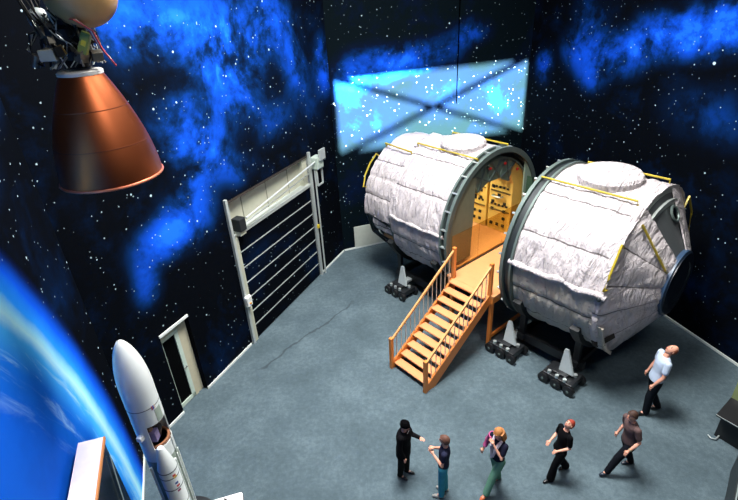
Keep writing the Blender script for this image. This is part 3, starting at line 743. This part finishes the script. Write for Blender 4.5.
# ------------------------------------------------------------------ model launcher lower left
RX, RY, RT = -4.05, 6.12, 4.90
rk = thing('model_rocket', 'white scale model rocket with a cut-open payload bay, standing at lower left', 'rocket', (RX, RY, 0))
wp = mat('white_paint', 'd6dcd8', .3, var=.04); gsage = mat('sage_cutaway', '8f9d90', .5); R0 = .27
nose = [(1e-4, RT)]
for i in range(1, 15):
    u = i/14; nose.append((R0*math.sin(u*PI/2)**.8, RT-1.02*u**1.35))
zt = RT-1.02
MB().lathe(nose+[(R0, zt-.42), (R0, zt-.70), (1e-4, zt-.70)], 64, caps=False).build('payload_fairing', wp, rk)
MB().lathe([(R0+.002, zt-.315), (R0+.004, zt-.32), (R0+.002, zt-.33)], 64, caps=False).build('fairing_seam', mat('seam_dark', '3a4040', .5), rk)
# barrel with the opened bay: angles facing right of the view removed
def barrel(z0, z1, a0, a1, name, m, r=R0, th=.02, n=48):
    V = []; F = []
    for i in range(n+1):
        a = math.radians(a0+(a1-a0)*i/n)
        V += [(r*math.cos(a), r*math.sin(a), z0), (r*math.cos(a), r*math.sin(a), z1), ((r-th)*math.cos(a), (r-th)*math.sin(a), z1), ((r-th)*math.cos(a), (r-th)*math.sin(a), z0)]
    for i in range(n):
        for q in range(4): F.append((4*i+q, 4*i+(q+1) % 4, 4*i+4+(q+1) % 4, 4*i+4+q))
    F += [(0,1,2,3), tuple(4*n+q for q in range(4))]
    return MB().add(V, F).build(name, m, rk, smooth=True)
zb = zt-.70
barrel(zb-.55, zb, 40, 285, 'bay_shell', wp)
barrel(zb-.86, zb-.55, 0, 360, 'interstage', wp)
MB().lathe([(.21, zb-.56), (.25, zb-.56), (.25, zb-.5), (.21, zb-.5), (.21, zb-.56)], 40, caps=False).build('bay_ring', mat('copper_ring', '9a6a4c', .4, .3), rk)
MB().lathe([(.05, zb-.02), (.17, zb-.05), (.1, zb-.2), (.16, zb-.3), (.12, zb-.46), (.03, zb-.5)], 32).build('satellite_payload', mat('dark_payload', '1b1c1e', .45, .3), rk)
MB().box(.02, .14, -.2, -.06, zb-.42, zb-.2).build('payload_box', mat('lilac_box', '7a7099', .5), rk, smooth=False, bevel=.01)
MB().ball((.06, -.17, zb-.12), .05, 10).build('payload_sphere', mat('brown_sphere', '7a5a46', .4), rk)
MB().lathe([(1e-4, zb-.55), (.26, zb-.55)], 40).build('bay_floor', mat('bay_floor_grey', '1c1e1e', .5), rk)
# flag stickers near the bay edge
for k, c in enumerate(('8a3a52', '3a4a8a', 'c8b8a8')):
    a = math.radians(-34+5*k); M = Matrix.Rotation(a, 4, 'Z')
    MB().box(R0+.0, R0+.004, -.014, .014, zb+.32, zb+.4, M).build('flag_sticker', mat('sticker_'+c, c, .5), rk, smooth=False)
MB().box(-.05, .05, -.05, .05, -.05, .05, Matrix.Rotation(math.radians(-104), 4, 'Z') @ Matrix.Translation((R0+.03, 0, zb-.2))).build('white_fitting', mat('fitting_white', 'ecece8', .4), rk, smooth=False, bevel=.015)
barrel(zb+.02, zb+.3, -30, 0, 'open_side_panel', gsage, R0+.004, .02, 8)
# core stage, cut flat and sage inside
barrel(.25, zb-.86, 0, 360, 'core_stage', gsage)
for sx in (-.21, .21):
    MB().box(-.02, .02, -.035, .0, .3, zb-.95, Matrix.Rotation(math.radians(25), 4, 'Z') @ Matrix.Translation((sx, -R0+.05, 0))).build('core_edge_rail', wp, rk, smooth=False)
for a in (3, 30):
    MB().cyl((R0*1.01*math.cos(math.radians(a)), R0*1.01*math.sin(math.radians(a)), .3), (R0*1.01*math.cos(math.radians(a)), R0*1.01*math.sin(math.radians(a)), zb-.98), .016, n=8).build('core_edge_rail', wp, rk)
def booster(ang_, rr=.155, zc=2.62):
    c = Vector((math.cos(ang_)*(R0+rr+.03), math.sin(ang_)*(R0+rr+.03), 0)); M = Matrix.Translation(c)
    b = MB().lathe([(1e-4, zc+.52), (.05, zc+.50), (.065, zc+.46), (rr, zc), (rr, .3), (rr*1.15, .2), (rr*1.15, .12)], 40, M).build('booster', wp, rk)
    for z in (zc-.01, zc-.16, zc-.45, zc-.9):
        MB().lathe([(rr+.001, z-.012), (rr+.005, z-.004), (rr+.005, z+.004), (rr+.001, z+.012)], 40, M, caps=False).build('booster_band', mat('band_grey', '4f5856', .5), b)
    for k, (cc, z) in enumerate((('b8322c', zc-.1), ('c8a02a', zc-.15), ('33508f', zc-.3), ('b8322c', zc-.38), ('8a3a5c', zc-.5))):
        a = math.radians(-38+4*(k % 2)); 
        MB().box(rr, rr+.004, -.03, .03, z-.025, z+.02, M @ Matrix.Rotation(a, 4, 'Z')).build('flag_sticker', mat('flag_'+cc, cc, .5), b, smooth=False)
booster(math.radians(-56), .165, 2.34); booster(math.radians(124), .165, 2.34)
MB().lathe([(.6, 0), (.6, .1), (.5, .12)], 48).build('display_base', mat('base_dark', '1c2023', .5), rk)
MB().lathe([(.12, .12), (.25, .25)], 24).build('engine_bell', mach, rk)

# ------------------------------------------------------------------ tall cabinet by the planet mural
cb = thing('display_cabinet', 'tall black display cabinet with white top and orange edge beside the planet mural', 'cabinet', (-4.2, 4.62, 0))
c4 = [Vector(p)-Vector((-4.2, 4.62, 0)) for p in ((-4.55, 5.09, 0), (-4.21, 5.18, 0), (-3.48, 3.12, 0), (-3.82, 3.03, 0))]
def prism(pts, z0, z1, name, m, root):
    n = len(pts); vs = [(p.x, p.y, z0) for p in pts]+[(p.x, p.y, z1) for p in pts]
    return MB().add(vs, [tuple(range(n)), tuple(range(n, 2*n))]+[(i, (i+1) % n, n+(i+1) % n, n+i) for i in range(n)]).build(name, m, root, smooth=False)
ctr = sum(c4, Vector())/4
prism([p.lerp(ctr, .03) for p in c4], 0, 3.76, 'cabinet_body', mat('cabinet_black_glass', '0d1618', .2), cb)
prism(c4, 3.76, 3.80, 'top_board', mat('cabinet_top_white', 'dcd6da', .5), cb)
e1 = c4[1]; e2 = c4[2]; dr = (e2-e1).normalized(); pn = Vector((-dr.y, dr.x, 0))*1
MB().bar(e1+pn*.012+Vector((0,0,3.78)), e2+pn*.012+Vector((0,0,3.78)), .024, .05).build('edge_strip', mat('orange_edge', 'c8824a', .5), cb, smooth=False)
P = []
for k in range(14):
    u = k/13; q = e1+dr*(.12+.35*math.sin(u*2.2)) + pn*.02; P.append(Vector((q.x, q.y, 3.5-u*2.3)))
MB().tube(P, .009, 6).build('hanging_cable', mat('grey_cable', '8fa0a0', .5), cb)

# ------------------------------------------------------------------ low sign board at the bottom edge
sg_ = thing('sign_lectern', 'white board with a black triangle on a low stand beside the model rocket', 'sign', (-2.98, 5.75, 0), math.radians(15))
def rrect(x0, x1, y0, y1, r, n=6):
    out = []
    for (cx_, cy_, a0) in ((x1-r, y1-r, 0), (x0+r, y1-r, 90), (x0+r, y0+r, 180), (x1-r, y0+r, 270)):
        for i in range(n+1):
            a = math.radians(a0+90*i/n); out.append(Vector((cx_+r*math.cos(a), cy_+r*math.sin(a), 0)))
    return out
prism(rrect(-.3, .3, -.3, .3, .05), .97, 1.0, 'board', mat('board_white', 'e2dfe0', .5), sg_)
prism([Vector((-.05, .28, 0)), Vector((.2, .02, 0)), Vector((-.05, .02, 0))], 1.0, 1.004, 'black_triangle', mat('print_black', '0a0a0c', .5), sg_)
prism(rrect(-.3, .31, -.3, .29, .05), .94, .97, 'board_underlay', dgrey, sg_)
MB().box(-.05, .05, -.05, .05, 0, .94).box(-.22, .22, -.22, .22, 0, .03).build('stand', dgrey, sg_, smooth=False)

# ------------------------------------------------------------------ console at the right edge
cn = thing('information_console', 'black slanted console with an olive back panel at the right edge', 'console', (8.12, 7.25, 0), math.radians(-58))
MB().box(-.45, .45, -.05, .3, 0, .72).build('pedestal', dgrey, cn, smooth=False)
M = Matrix.Translation((0, 0, .85)) @ Matrix.Rotation(math.radians(18), 4, 'X')
MB().box(-.5, .5, -.3, .3, -.03, .03, M).build('slanted_tray', mat('tray_black', '0b0d0f', .3), cn, smooth=False)
MB().box(-.5, .5, -.308, -.3, .015, .04, M).build('tray_edge', galv, cn, smooth=False)
MB().box(-.5, .5, .3, .36, 0, 1.45).build('back_panel', mat('olive_panel', '7f8c5e', .6), cn, smooth=False)
MB().tube([(-.52, -.2, .04), (-.44, -.25, .04), (-.36, -.2, .05), (-.36, 0, .06)], .016, 8).build('foot', steel, cn)
pt = thing('partition_panel', 'dark partition panel with a pale edge strip in the lower right corner', 'partition', (7.42, 6.42, 0), math.radians(48.6))
MB().box(-1.6, .3, -.04, .04, 0, .9).build('panel', mat('partition_dark', '20282a', .5), pt, smooth=False)
MB().box(-1.6, .3, -.012, .012, .9, .91).build('edge_strip', mat('dull_strip', '7f8a88', .5), pt, smooth=False)

# ------------------------------------------------------------------ people
def loft(b, secs, side, n=20):
    """secs: (centre, half width along side, half depth); an elliptical tube"""
    V = []; F = []; side = Vector(side)
    for i, (p, rx, ry) in enumerate(secs):
        a = secs[max(0, i-1)][0]; c = secs[min(len(secs)-1, i+1)][0]; d = (Vector(c)-Vector(a)).normalized()
        sx = (side-d*side.dot(d)).normalized(); sy = d.cross(sx)
        for q in range(n):
            t = 2*PI*q/n; V.append(Vector(p)+sx*math.cos(t)*rx+sy*math.sin(t)*ry)
    for i in range(len(secs)-1):
        for q in range(n): F.append((i*n+q, i*n+(q+1) % n, (i+1)*n+(q+1) % n, (i+1)*n+q))
    F += [tuple(range(n))[::-1], tuple((len(secs)-1)*n+q for q in range(n))]
    return b.add(V, F)
def limb(b, pts, rs):
    b.tube(pts, rs, 14)
    for p, r in zip(pts, rs): b.ball(p, r*.99, 8)
    return b
def fuse(name, b, m, parent, vox=.011, it=3):
    """melts the overlapping pieces into one continuous skin"""
    o = b.build('tmp', m)
    rm = o.modifiers.new('r', 'REMESH'); rm.mode = 'VOXEL'; rm.voxel_size = vox; rm.use_smooth_shade = True
    sm = o.modifiers.new('s', 'SMOOTH'); sm.iterations = it; sm.factor = .5
    ev = o.evaluated_get(bpy.context.evaluated_depsgraph_get()); nm = bpy.data.meshes.new_from_object(ev); bpy.data.objects.remove(o)
    nm.materials.clear(); nm.materials.append(m)
    for p in nm.polygons: p.use_smooth = True; p.material_index = 0
    q = bpy.data.objects.new(name, nm); C.objects.link(q); q.parent = parent
    return q

skinm = mat('skin_tone', 'd49a80', .55, var=.06)
def person(label, loc, face, h, pose, look):
    """local frame: x forward, y left, z up; pose gives joint positions for a 1.75 m figure"""
    k = h/1.75
    root = thing('person', label, 'person', loc, face, 'visitors on the hall floor')
    J = {n: Vector(p)*k for n, p in pose.items()}
    def j(n): return J[n]
    fem = look.get('female', False); sw = .92 if fem else 1.
    # body: one continuous skin from trunk to wrists and ankles
    side = (j('shL')-j('shR')).normalized()
    def torso(b, e, z0=-.1, top=True, wsc=1.):
        pe, ch_, nk_ = j('pelvis'), j('chest'), j('neck'); up_ = (ch_-pe).normalized()
        sec = [(pe+up_*z0*k, (.155+e)*k*sw, (.105+e)*k), (pe, (.16+e)*k*sw, (.108+e)*k), (pe.lerp(ch_, .45), (.135*wsc+e)*k*sw, (.095+e)*k),
               (ch_, (.158+e)*k*sw, (.112+e)*k), (ch_.lerp(nk_, .5), (.168+e)*k*sw, (.095+e)*k), (ch_.lerp(nk_, .8), (.12+e)*k*sw, (.07+e)*k), (nk_, (.062+e*.6)*k, (.062+e*.6)*k)]
        if top: sec.append((nk_.lerp(j('head'), .75), .048*k, .05*k))
        return loft(b, sec, side)
    wsc = .88 if fem else 1.; bb_ = MB(); torso(bb_, -.006, wsc=wsc); hands = []
    for s in 'LR':
        d = (j('wr'+s)-j('el'+s)).normalized(); hands.append((s, j('wr'+s), d))
        limb(bb_, [j('sh'+s), j('sh'+s).lerp(j('el'+s), .5), j('el'+s), j('el'+s).lerp(j('wr'+s), .35), j('wr'+s), j('wr'+s)+d*.05*k], [r*k*sw for r in (.052, .046, .038, .038, .026, .03)])
        limb(bb_, [j('hip'+s), j('kn'+s), j('kn'+s).lerp(j('an'+s), .35), j('an'+s), j('an'+s).lerp(j('toe'+s), .4)], [r*k for r in (.08, .052, .052, .034, .03)])
    body = fuse('body', bb_, skinm, root)
    # fingers and thumb
    for s, w, d in hands:
        up_ = Vector((0, 0, 1)) if abs(d.z) < .8 else Vector((1, 0, 0))
        sd_ = d.cross(up_).normalized(); nm_ = sd_.cross(d).normalized(); b = MB()
        base = w+d*.07*k
        for q, ln in ((-1.5, .062), (-.5, .075), (.5, .08), (1.5, .07)):
            p0 = base+sd_*q*.017*k; p1 = p0+d*ln*.5*k-nm_*.008*k; p2 = p1+d*ln*.4*k-nm_*.022*k
            b.tube([p0-d*.02*k, p0, p1, p2], [.009*k, .0095*k, .0085*k, .006*k], 7)
        p0 = w+d*.03*k+sd_*.026*k; b.tube([p0, p0+d*.03*k+sd_*.022*k, p0+d*.058*k+sd_*.026*k-nm_*.01*k], [.011*k, .0105*k, .007*k], 7)
        b.ball(w+d*.045*k, .036*k, 8, (1, .9, .9)); b.build('hand', skinm, root)
    # head
    hd = j('head'); hdir = Vector(look.get('gaze', (1, 0, 0))).normalized()
    hy = Vector((0, 0, 1)).cross(hdir); hy = hy.normalized() if hy.length > .05 else Vector((0, 1, 0)); hz = hdir.cross(hy).normalized()
    MH = Matrix(((hdir.x, hy.x, hz.x, hd.x), (hdir.y, hy.y, hz.y, hd.y), (hdir.z, hy.z, hz.z, hd.z), (0, 0, 0, 1)))
    S = Matrix.Diagonal((k, k, k, 1)); MH = MH @ S
    b = MB(); prof = []; n = 16; V = []; F = []
    for i in range(n+1):
        ph_a = PI*i/n; z = -math.cos(ph_a)*.118
        for q in range(24):
            t = 2*PI*q/24; r = math.sin(ph_a); x = .098*r*math.cos(t); y = .077*r*math.sin(t)
            if z < -.02: f = 1-(-z-.02)*2.6; y *= max(.4, f); x = x*max(.5, f)+.018*(1-f)*2
            V.append(MH @ Vector((x, y, z)))
    for i in range(n):
        for q in range(24): F.append((i*24+q, i*24+(q+1) % 24, (i+1)*24+(q+1) % 24, (i+1)*24+q))
    b.add(V, F); fc_ = b.build('head', skinm, root)
    nb_ = MB().add([MH @ Vector(p) for p in ((.088,.0,.022),(.122,0,-.022),(.088,.017,-.028),(.088,-.017,-.028))], [(0,1,2),(0,3,1),(1,3,2),(0,2,3)]); nb_.build('nose', skinm, fc_)
    for sgn in (-1, 1):
        MB().ball(MH @ Vector((.086, .032*sgn, .012)), .011*k, 8).build('eye', mat('eye_dark', '1a1412', .3), fc_)
        MB().ball(MH @ Vector((-.005, .078*sgn, -.005)), .022*k, 8, (.8, .5, 1.2)).build('ear', skinm, fc_)
        MB().tube([MH @ Vector((.091, .018*sgn, .034)), MH @ Vector((.088, .045*sgn, .034))], .005*k, 6).build('eyebrow', mat('brow', '3a2a20', .7), fc_)
    MB().tube([MH @ Vector((.088, -.022, -.062)), MH @ Vector((.093, 0, -.064)), MH @ Vector((.088, .022, -.062))], .006*k, 6).build('mouth', mat('lips', 'a8584e', .5), fc_)
    # hair: cap over the skull
    if look.get('hair'):
        hm_ = mat('hair_'+look['hair'], look['hair'], .7, var=.3, vscale=30)
        low = look.get('hairlow', -.03); V = []; F = []; ni = 14
        for i in range(ni+1):
            ph_a = (PI*.0)+PI*.62*i/ni
            for q in range(28):
                t = 2*PI*q/28; z = math.cos(ph_a)*.128
                fr_ = math.cos(t)
                lim = .065 if fr_ > .45 else (.03 if fr_ > .1 else low)
                zz = max(z, lim) if look.get('bald') is None else z
                r = math.sin(ph_a); wv = 1+.03*math.sin(q*5+i)
                V.append(MH @ Vector((.108*r*math.cos(t)*wv-.004, .087*r*math.sin(t)*wv, zz)))
        for i in range(ni):
            for q in range(28): F.append((i*28+q, i*28+(q+1) % 28, (i+1)*28+(q+1) % 28, (i+1)*28+q))
        if look.get('bald'):
            V = []; F = []
            for i in range(7):
                z = -.05+i*.022
                for q in range(17):
                    t = math.radians(75+210*q/16); r = math.sqrt(max(.05, 1-(z/.118)**2)); V.append(MH @ Vector((.103*r*math.cos(t), .083*r*math.sin(t), z)))
            for i in range(6):
                for q in range(16): F.append((i*17+q, i*17+q+1, (i+1)*17+q+1, (i+1)*17+q))
            nv = len(V); V += [MH @ (MH.inverted() @ v)*.93+MH.translation*.07 for v in V]; F += [tuple(x+nv for x in f[::-1]) for f in F]
        hr = MB().add(V, F).build('hair', hm_, root)
        if look.get('long'):
            lb = MB()
            for q in range(11):
                t = math.radians(95+170*q/10); p0 = Vector((.095*math.cos(t), .085*math.sin(t), .04))
                pts = [MH @ p0, MH @ (p0*1.06+Vector((0,0,-.1))), MH @ (p0*1.12+Vector((0,0,-.2))), MH @ (p0*.95+Vector((0,0,-look['long'])))]
                lb.tube(pts, [.028*k, .032*k, .03*k, .012*k], 8)
            lb.build('long_hair', hm_, root)
    # clothes
    top = look['top']; tm = mat('cloth_'+top, top, .9, var=.12, vscale=10, bump=.3, bscale=25, spec=.1)
    g = look.get('bulk', 1.)-1; e = .014+g*.12; b = MB(); torso(b, e, -look.get('hem', .04)-.03, False, wsc)
    if look.get('coat'):
        pe = j('pelvis'); loft(b, [(pe+Vector((0,0,-.24))*k, .185*k, .15*k), (pe+Vector((0,0,-.05))*k, .18*k, .14*k), (pe+Vector((0,0,.1))*k, .165*k, .125*k)], side)
    for s in 'LR':
        sl = look['sleeve']
        if sl < 1: q = j('sh'+s).lerp(j('el'+s), sl); limb(b, [j('sh'+s), q], [.07*k*sw, .062*k*sw])
        else: limb(b, [j('sh'+s), j('el'+s), j('el'+s).lerp(j('wr'+s), min(1, sl-1))], [.074*k*sw, .06*k*sw, .045*k*sw])
    fuse('jacket' if look.get('coat') else 'shirt', b, tm, root)
    bt = look['bottom']; bmt = mat('cloth_'+bt, bt, .9, var=.2, vscale=8, bump=.3, bscale=25, spec=.1); b = MB()
    fl = look.get('flare', 1.); pe = j('pelvis')
    loft(b, [(pe+Vector((0, 0, -.13))*k, .135*k*sw, .10*k), (pe+Vector((0, 0, -.05))*k, .168*k*sw, .118*k), (pe+Vector((0, 0, .07))*k, .15*k*sw, .112*k)], side)
    for s in 'LR': limb(b, [j('hip'+s)+Vector((0, 0, -.02*k)), j('kn'+s), j('an'+s)+Vector((0, 0, .0*k))], [.1*k, .08*k, .066*k*fl])
    fuse('trousers', b, bmt, root)
    shm = mat('shoe_'+look.get('shoe', '0c0c0e'), look.get('shoe', '0c0c0e'), .35)
    for s in 'LR':
        a = j('an'+s); t = j('toe'+s); d = (t-a); 
        he = Vector((a.x, a.y, a.z-.045*k))-Vector((d.x, d.y, 0)).normalized()*.05*k
        fuse('shoe', limb(MB(), [he, he.lerp(t, .4), he.lerp(t, .8), t], [.036*k, .042*k, .044*k, .03*k]), shm, root, .008, 2)
    if look.get('coat'):
        c = j('neck').lerp(j('chest'), .35)
        MB().add([c+Vector((.1,.05,.06))*k, c+Vector((.1,-.05,.06))*k, c+Vector((.15,0,-.1))*k, c+Vector((.12,.0,-.1))*k], [(0,1,2),(0,1,3),(0,2,3),(1,2,3)]).build('collar', mat('collar_white', 'cfd2d4', .6), root, smooth=False)
        cm = MB(); hz_ = MH
        cm.lathe([(1e-4, .135), (.07, .128), (.108, .09), (.118, .04), (.116, .015), (.1, .015)], 32, MH @ Matrix.Diagonal((1, .88, 1, 1))).build('knit_cap', mat('cap_black', '050506', 1., spec=.05), root)
    if look.get('scarf'):
        c = j('chest'); b = MB()
        b.tube([j('neck')+Vector((.02,.09,.02))*k, c+Vector((.15,.06,.02))*k, c+Vector((.17,.03,-.22))*k], [.03*k, .04*k, .02*k], 8)
        b.tube([j('neck')+Vector((.02,-.09,.02))*k, c+Vector((.15,-.05,.02))*k, c+Vector((.16,-.02,-.3))*k], [.03*k, .035*k, .02*k], 8).build('white_scarf', mat('scarf', 'cdbfc6', .8), root)
        MB().tube([j('shR'), j('elR'), j('elR').lerp(j('wrR'), .7)], [.084*k, .068*k, .05*k], 12).build('pink_sleeve', mat('pink_pattern', 'b0487a', .8, var=.5, vscale=25), root)
    if look.get('watch'):
        p = j('wrL'); q = j('elL'); d = (q-p).normalized(); MB().tube([p+d*.02*k, p+d*.045*k], .033*k, 12).build('wrist_watch', mat('watch', 'c0b890', .3, .6), root)
    return root

def pose(lean=0., legL=(0, 0), legR=(0, 0), armL=None, armR=None, headback=0., sw=1., hipdx=0.):
    """leg = (thigh swing, shin swing) degrees forward+; arms = (elbow, wrist) offsets from the shoulder"""
    P = {}; P['pelvis'] = Vector((hipdx, 0, .96))
    P['hipL'] = P['pelvis']+Vector((0, .09, -.05)); P['hipR'] = P['pelvis']+Vector((0, -.09, -.05))
    def sw_(p, a, L): a = math.radians(a); return p+Vector((math.sin(a)*L, 0, -math.cos(a)*L))
    for s, lg in (('L', legL), ('R', legR)):
        P['kn'+s] = sw_(P['hip'+s], lg[0], .43); P['an'+s] = sw_(P['kn'+s], lg[1], .41)
    low = min(P['anL'].z, P['anR'].z); dz = .085-low
    for q in P: P[q] = P[q]+Vector((0, 0, dz))
    for s in 'LR':
        P['toe'+s] = P['an'+s]+Vector((.17, .02 if s == 'L' else -.02, -.055)); 
        if P['an'+s].z > .12: P['toe'+s] = P['an'+s]+Vector((.14, 0, -.085))
        P['toe'+s].z = max(P['toe'+s].z, .03)
    l = math.radians(lean); ax_ = Vector((math.sin(l), 0, math.cos(l)))
    P['chest'] = P['pelvis']+ax_*.36; P['neck'] = P['pelvis']+ax_*.54
    hb = math.radians(headback); P['head'] = P['neck']+Vector((-math.sin(hb)*.12+ax_.x*.15+.02, 0, .16-abs(math.sin(hb))*.02))
    P['shL'] = P['pelvis']+ax_*.47+Vector((0, .185*sw, 0)); P['shR'] = P['pelvis']+ax_*.47+Vector((0, -.185*sw, 0))
    for s, ar in (('L', armL), ('R', armR)):
        y = 1 if s == 'L' else -1
        if ar is None: ar = ((-.02, .05, -.29), (.04, .04, -.54))
        P['el'+s] = P['sh'+s]+Vector((ar[0][0], ar[0][1]*y, ar[0][2])); P['wr'+s] = P['sh'+s]+Vector((ar[1][0], ar[1][1]*y, ar[1][2]))
    return P

R_ = math.radians
person('person in black coat and black knit cap, gesturing, leftmost on the floor', (.50, 7.02, 0), R_(-28), 1.66,
       pose(2, (4, 0), (-4, -4), armL=((.08, .06, -.27), (.30, .0, -.22)), armR=((.0, .06, -.29), (.1, .05, -.52))),
       dict(top='08080b', bottom='151815', sleeve=1.95, hem=.20, bulk=1.35, coat=True, hair='120e0c', gaze=(1, -.2, -.05)))
person('person in dark blue T-shirt and teal jeans with arms folded up, second from left', (1.28, 6.52, 0), R_(165), 1.74,
       pose(-2, (2, 0), (-2, -4), armL=((.03, .05, -.28), (.22, -.1, -.16)), armR=((.03, .05, -.28), (.22, -.12, -.10)), sw=.92),
       dict(top='23263a', bottom='3a8a9a', sleeve=.5, hem=.02, bulk=.96, female=True, hair='5a3a2c', hairlow=-.06, gaze=(1, -.1, .1), shoe='8a8a84'))
person('person with blond hair, pink sleeve, white scarf and green jeans, hand at the face', (2.42, 6.62, 0), R_(-150), 1.78,
       pose(2, (26, 20), (-12, -14), armL=((.12, .04, -.24), (.16, -.15, .0)), armR=((-.02, .12, -.26), (.08, .14, -.48)), sw=.92),
       dict(top='1a1c2c', bottom='5a8670', sleeve=.6, hem=.04, bulk=.97, female=True, hair='9c6532', long=.22, gaze=(1, -.1, -.35), scarf=True, shoe='b0603c', flare=1.1))
person('person with red hair all in black, walking with head thrown back', (3.80, 6.80, 0), R_(192), 1.66,
       pose(-6, (18, 6), (-14, -30), armL=((.0, .05, -.27), (.22, -.02, -.36)), armR=((.02, .06, -.27), (.24, -.04, -.34)), headback=30, sw=.92),
       dict(top='07080a', bottom='07080a', sleeve=.7, hem=.05, bulk=1., female=True, hair='8a2c18', hairlow=-.05, gaze=(.75, 0, .8), flare=1.45))
person('person in brown T-shirt and dark trousers striding left with a wristwatch', (5.28, 6.86, 0), R_(186), 1.80,
       pose(6, (32, 22), (-16, -22), armL=((-.04, .08, -.27), (.14, .08, -.46)), armR=((-.05, .05, -.28), (.05, .05, -.5))),
       dict(top='5c4a48', bottom='0f1218', sleeve=.62, hem=.05, bulk=1.03, hair='3a2418', gaze=(1, 0, .05), shoe='1c2430', watch=True))
person('person in pale blue short-sleeved shirt looking up beside the right module', (6.66, 8.40, 0), R_(168), 2.1,
       pose(-5, (8, -2), (-6, -26), armL=((.04, .06, -.28), (.16, .04, -.50)), armR=((.02, .06, -.28), (.12, .05, -.52)), headback=40),
       dict(top='b4c4d6', bottom='10161c', sleeve=.6, hem=.03, bulk=1.05, hair='8a4a30', bald=True, gaze=(.6, 0, .9)))

# ------------------------------------------------------------------ light
def area(name, loc, size, sy, power, col, rot=(0, 0, 0), spread=180):
    l = bpy.data.lights.new(name, 'AREA'); l.shape = 'RECTANGLE'; l.size = size; l.size_y = sy; l.energy = power; l.color = col; l.spread = R_(spread)
    o = bpy.data.objects.new(name, l); C.objects.link(o); o.location = loc; o.rotation_euler = rot; return o
area('ceiling_light_bank', (.8, 9.2, 15.7), 4, 4, 3150, (1, .98, .97), spread=130)
area('ceiling_light_bank', (4.5, 16.0, 15.7), 5, 2.5, 450, (1, .97, .97), spread=150)
area('ceiling_light_bank', (4.5, 1.5, 15.7), 5, 2.5, 700, (1, .97, .95))
s_ = bpy.data.lights.new('sun', 'SUN'); s_.energy = 420; s_.angle = R_(.9); s_.color = (.85, 1, .85)
so = bpy.data.objects.new('sun', s_); C.objects.link(so)
dv = Vector((sd.x, sd.y, -tan_e)); so.rotation_euler = dv.to_track_quat('-Z', 'Y').to_euler()
w = bpy.data.worlds.new('World'); sc.world = w; w.use_nodes = True
nt = w.node_tree; bg = nt.nodes['Background']; sky = nt.nodes.new('ShaderNodeTexSky'); sky.sky_type = 'HOSEK_WILKIE'; nt.links.new(sky.outputs[0], bg.inputs[0]); bg.inputs[1].default_value = .3

# ------------------------------------------------------------------ camera
cam = bpy.data.cameras.new('camera'); co_ = bpy.data.objects.new('camera', cam); C.objects.link(co_)
cam.sensor_width = 36; cam.lens = 480/738*36; cam.clip_start = .05; cam.clip_end = 200
co_.matrix_world = Matrix(((.998389745, .05672669, 0, 0), (-.027129967, .477487418, -.878219637, 0), (-.049818493, .876805379, .478257534, 9.6), (0, 0, 0, 1)))
sc.camera = co_
sc.view_settings.view_transform = 'Standard'; sc.view_settings.look = 'None'; sc.view_settings.gamma = 1; sc.view_settings.exposure = 0
sc.view_settings.use_curve_mapping = False
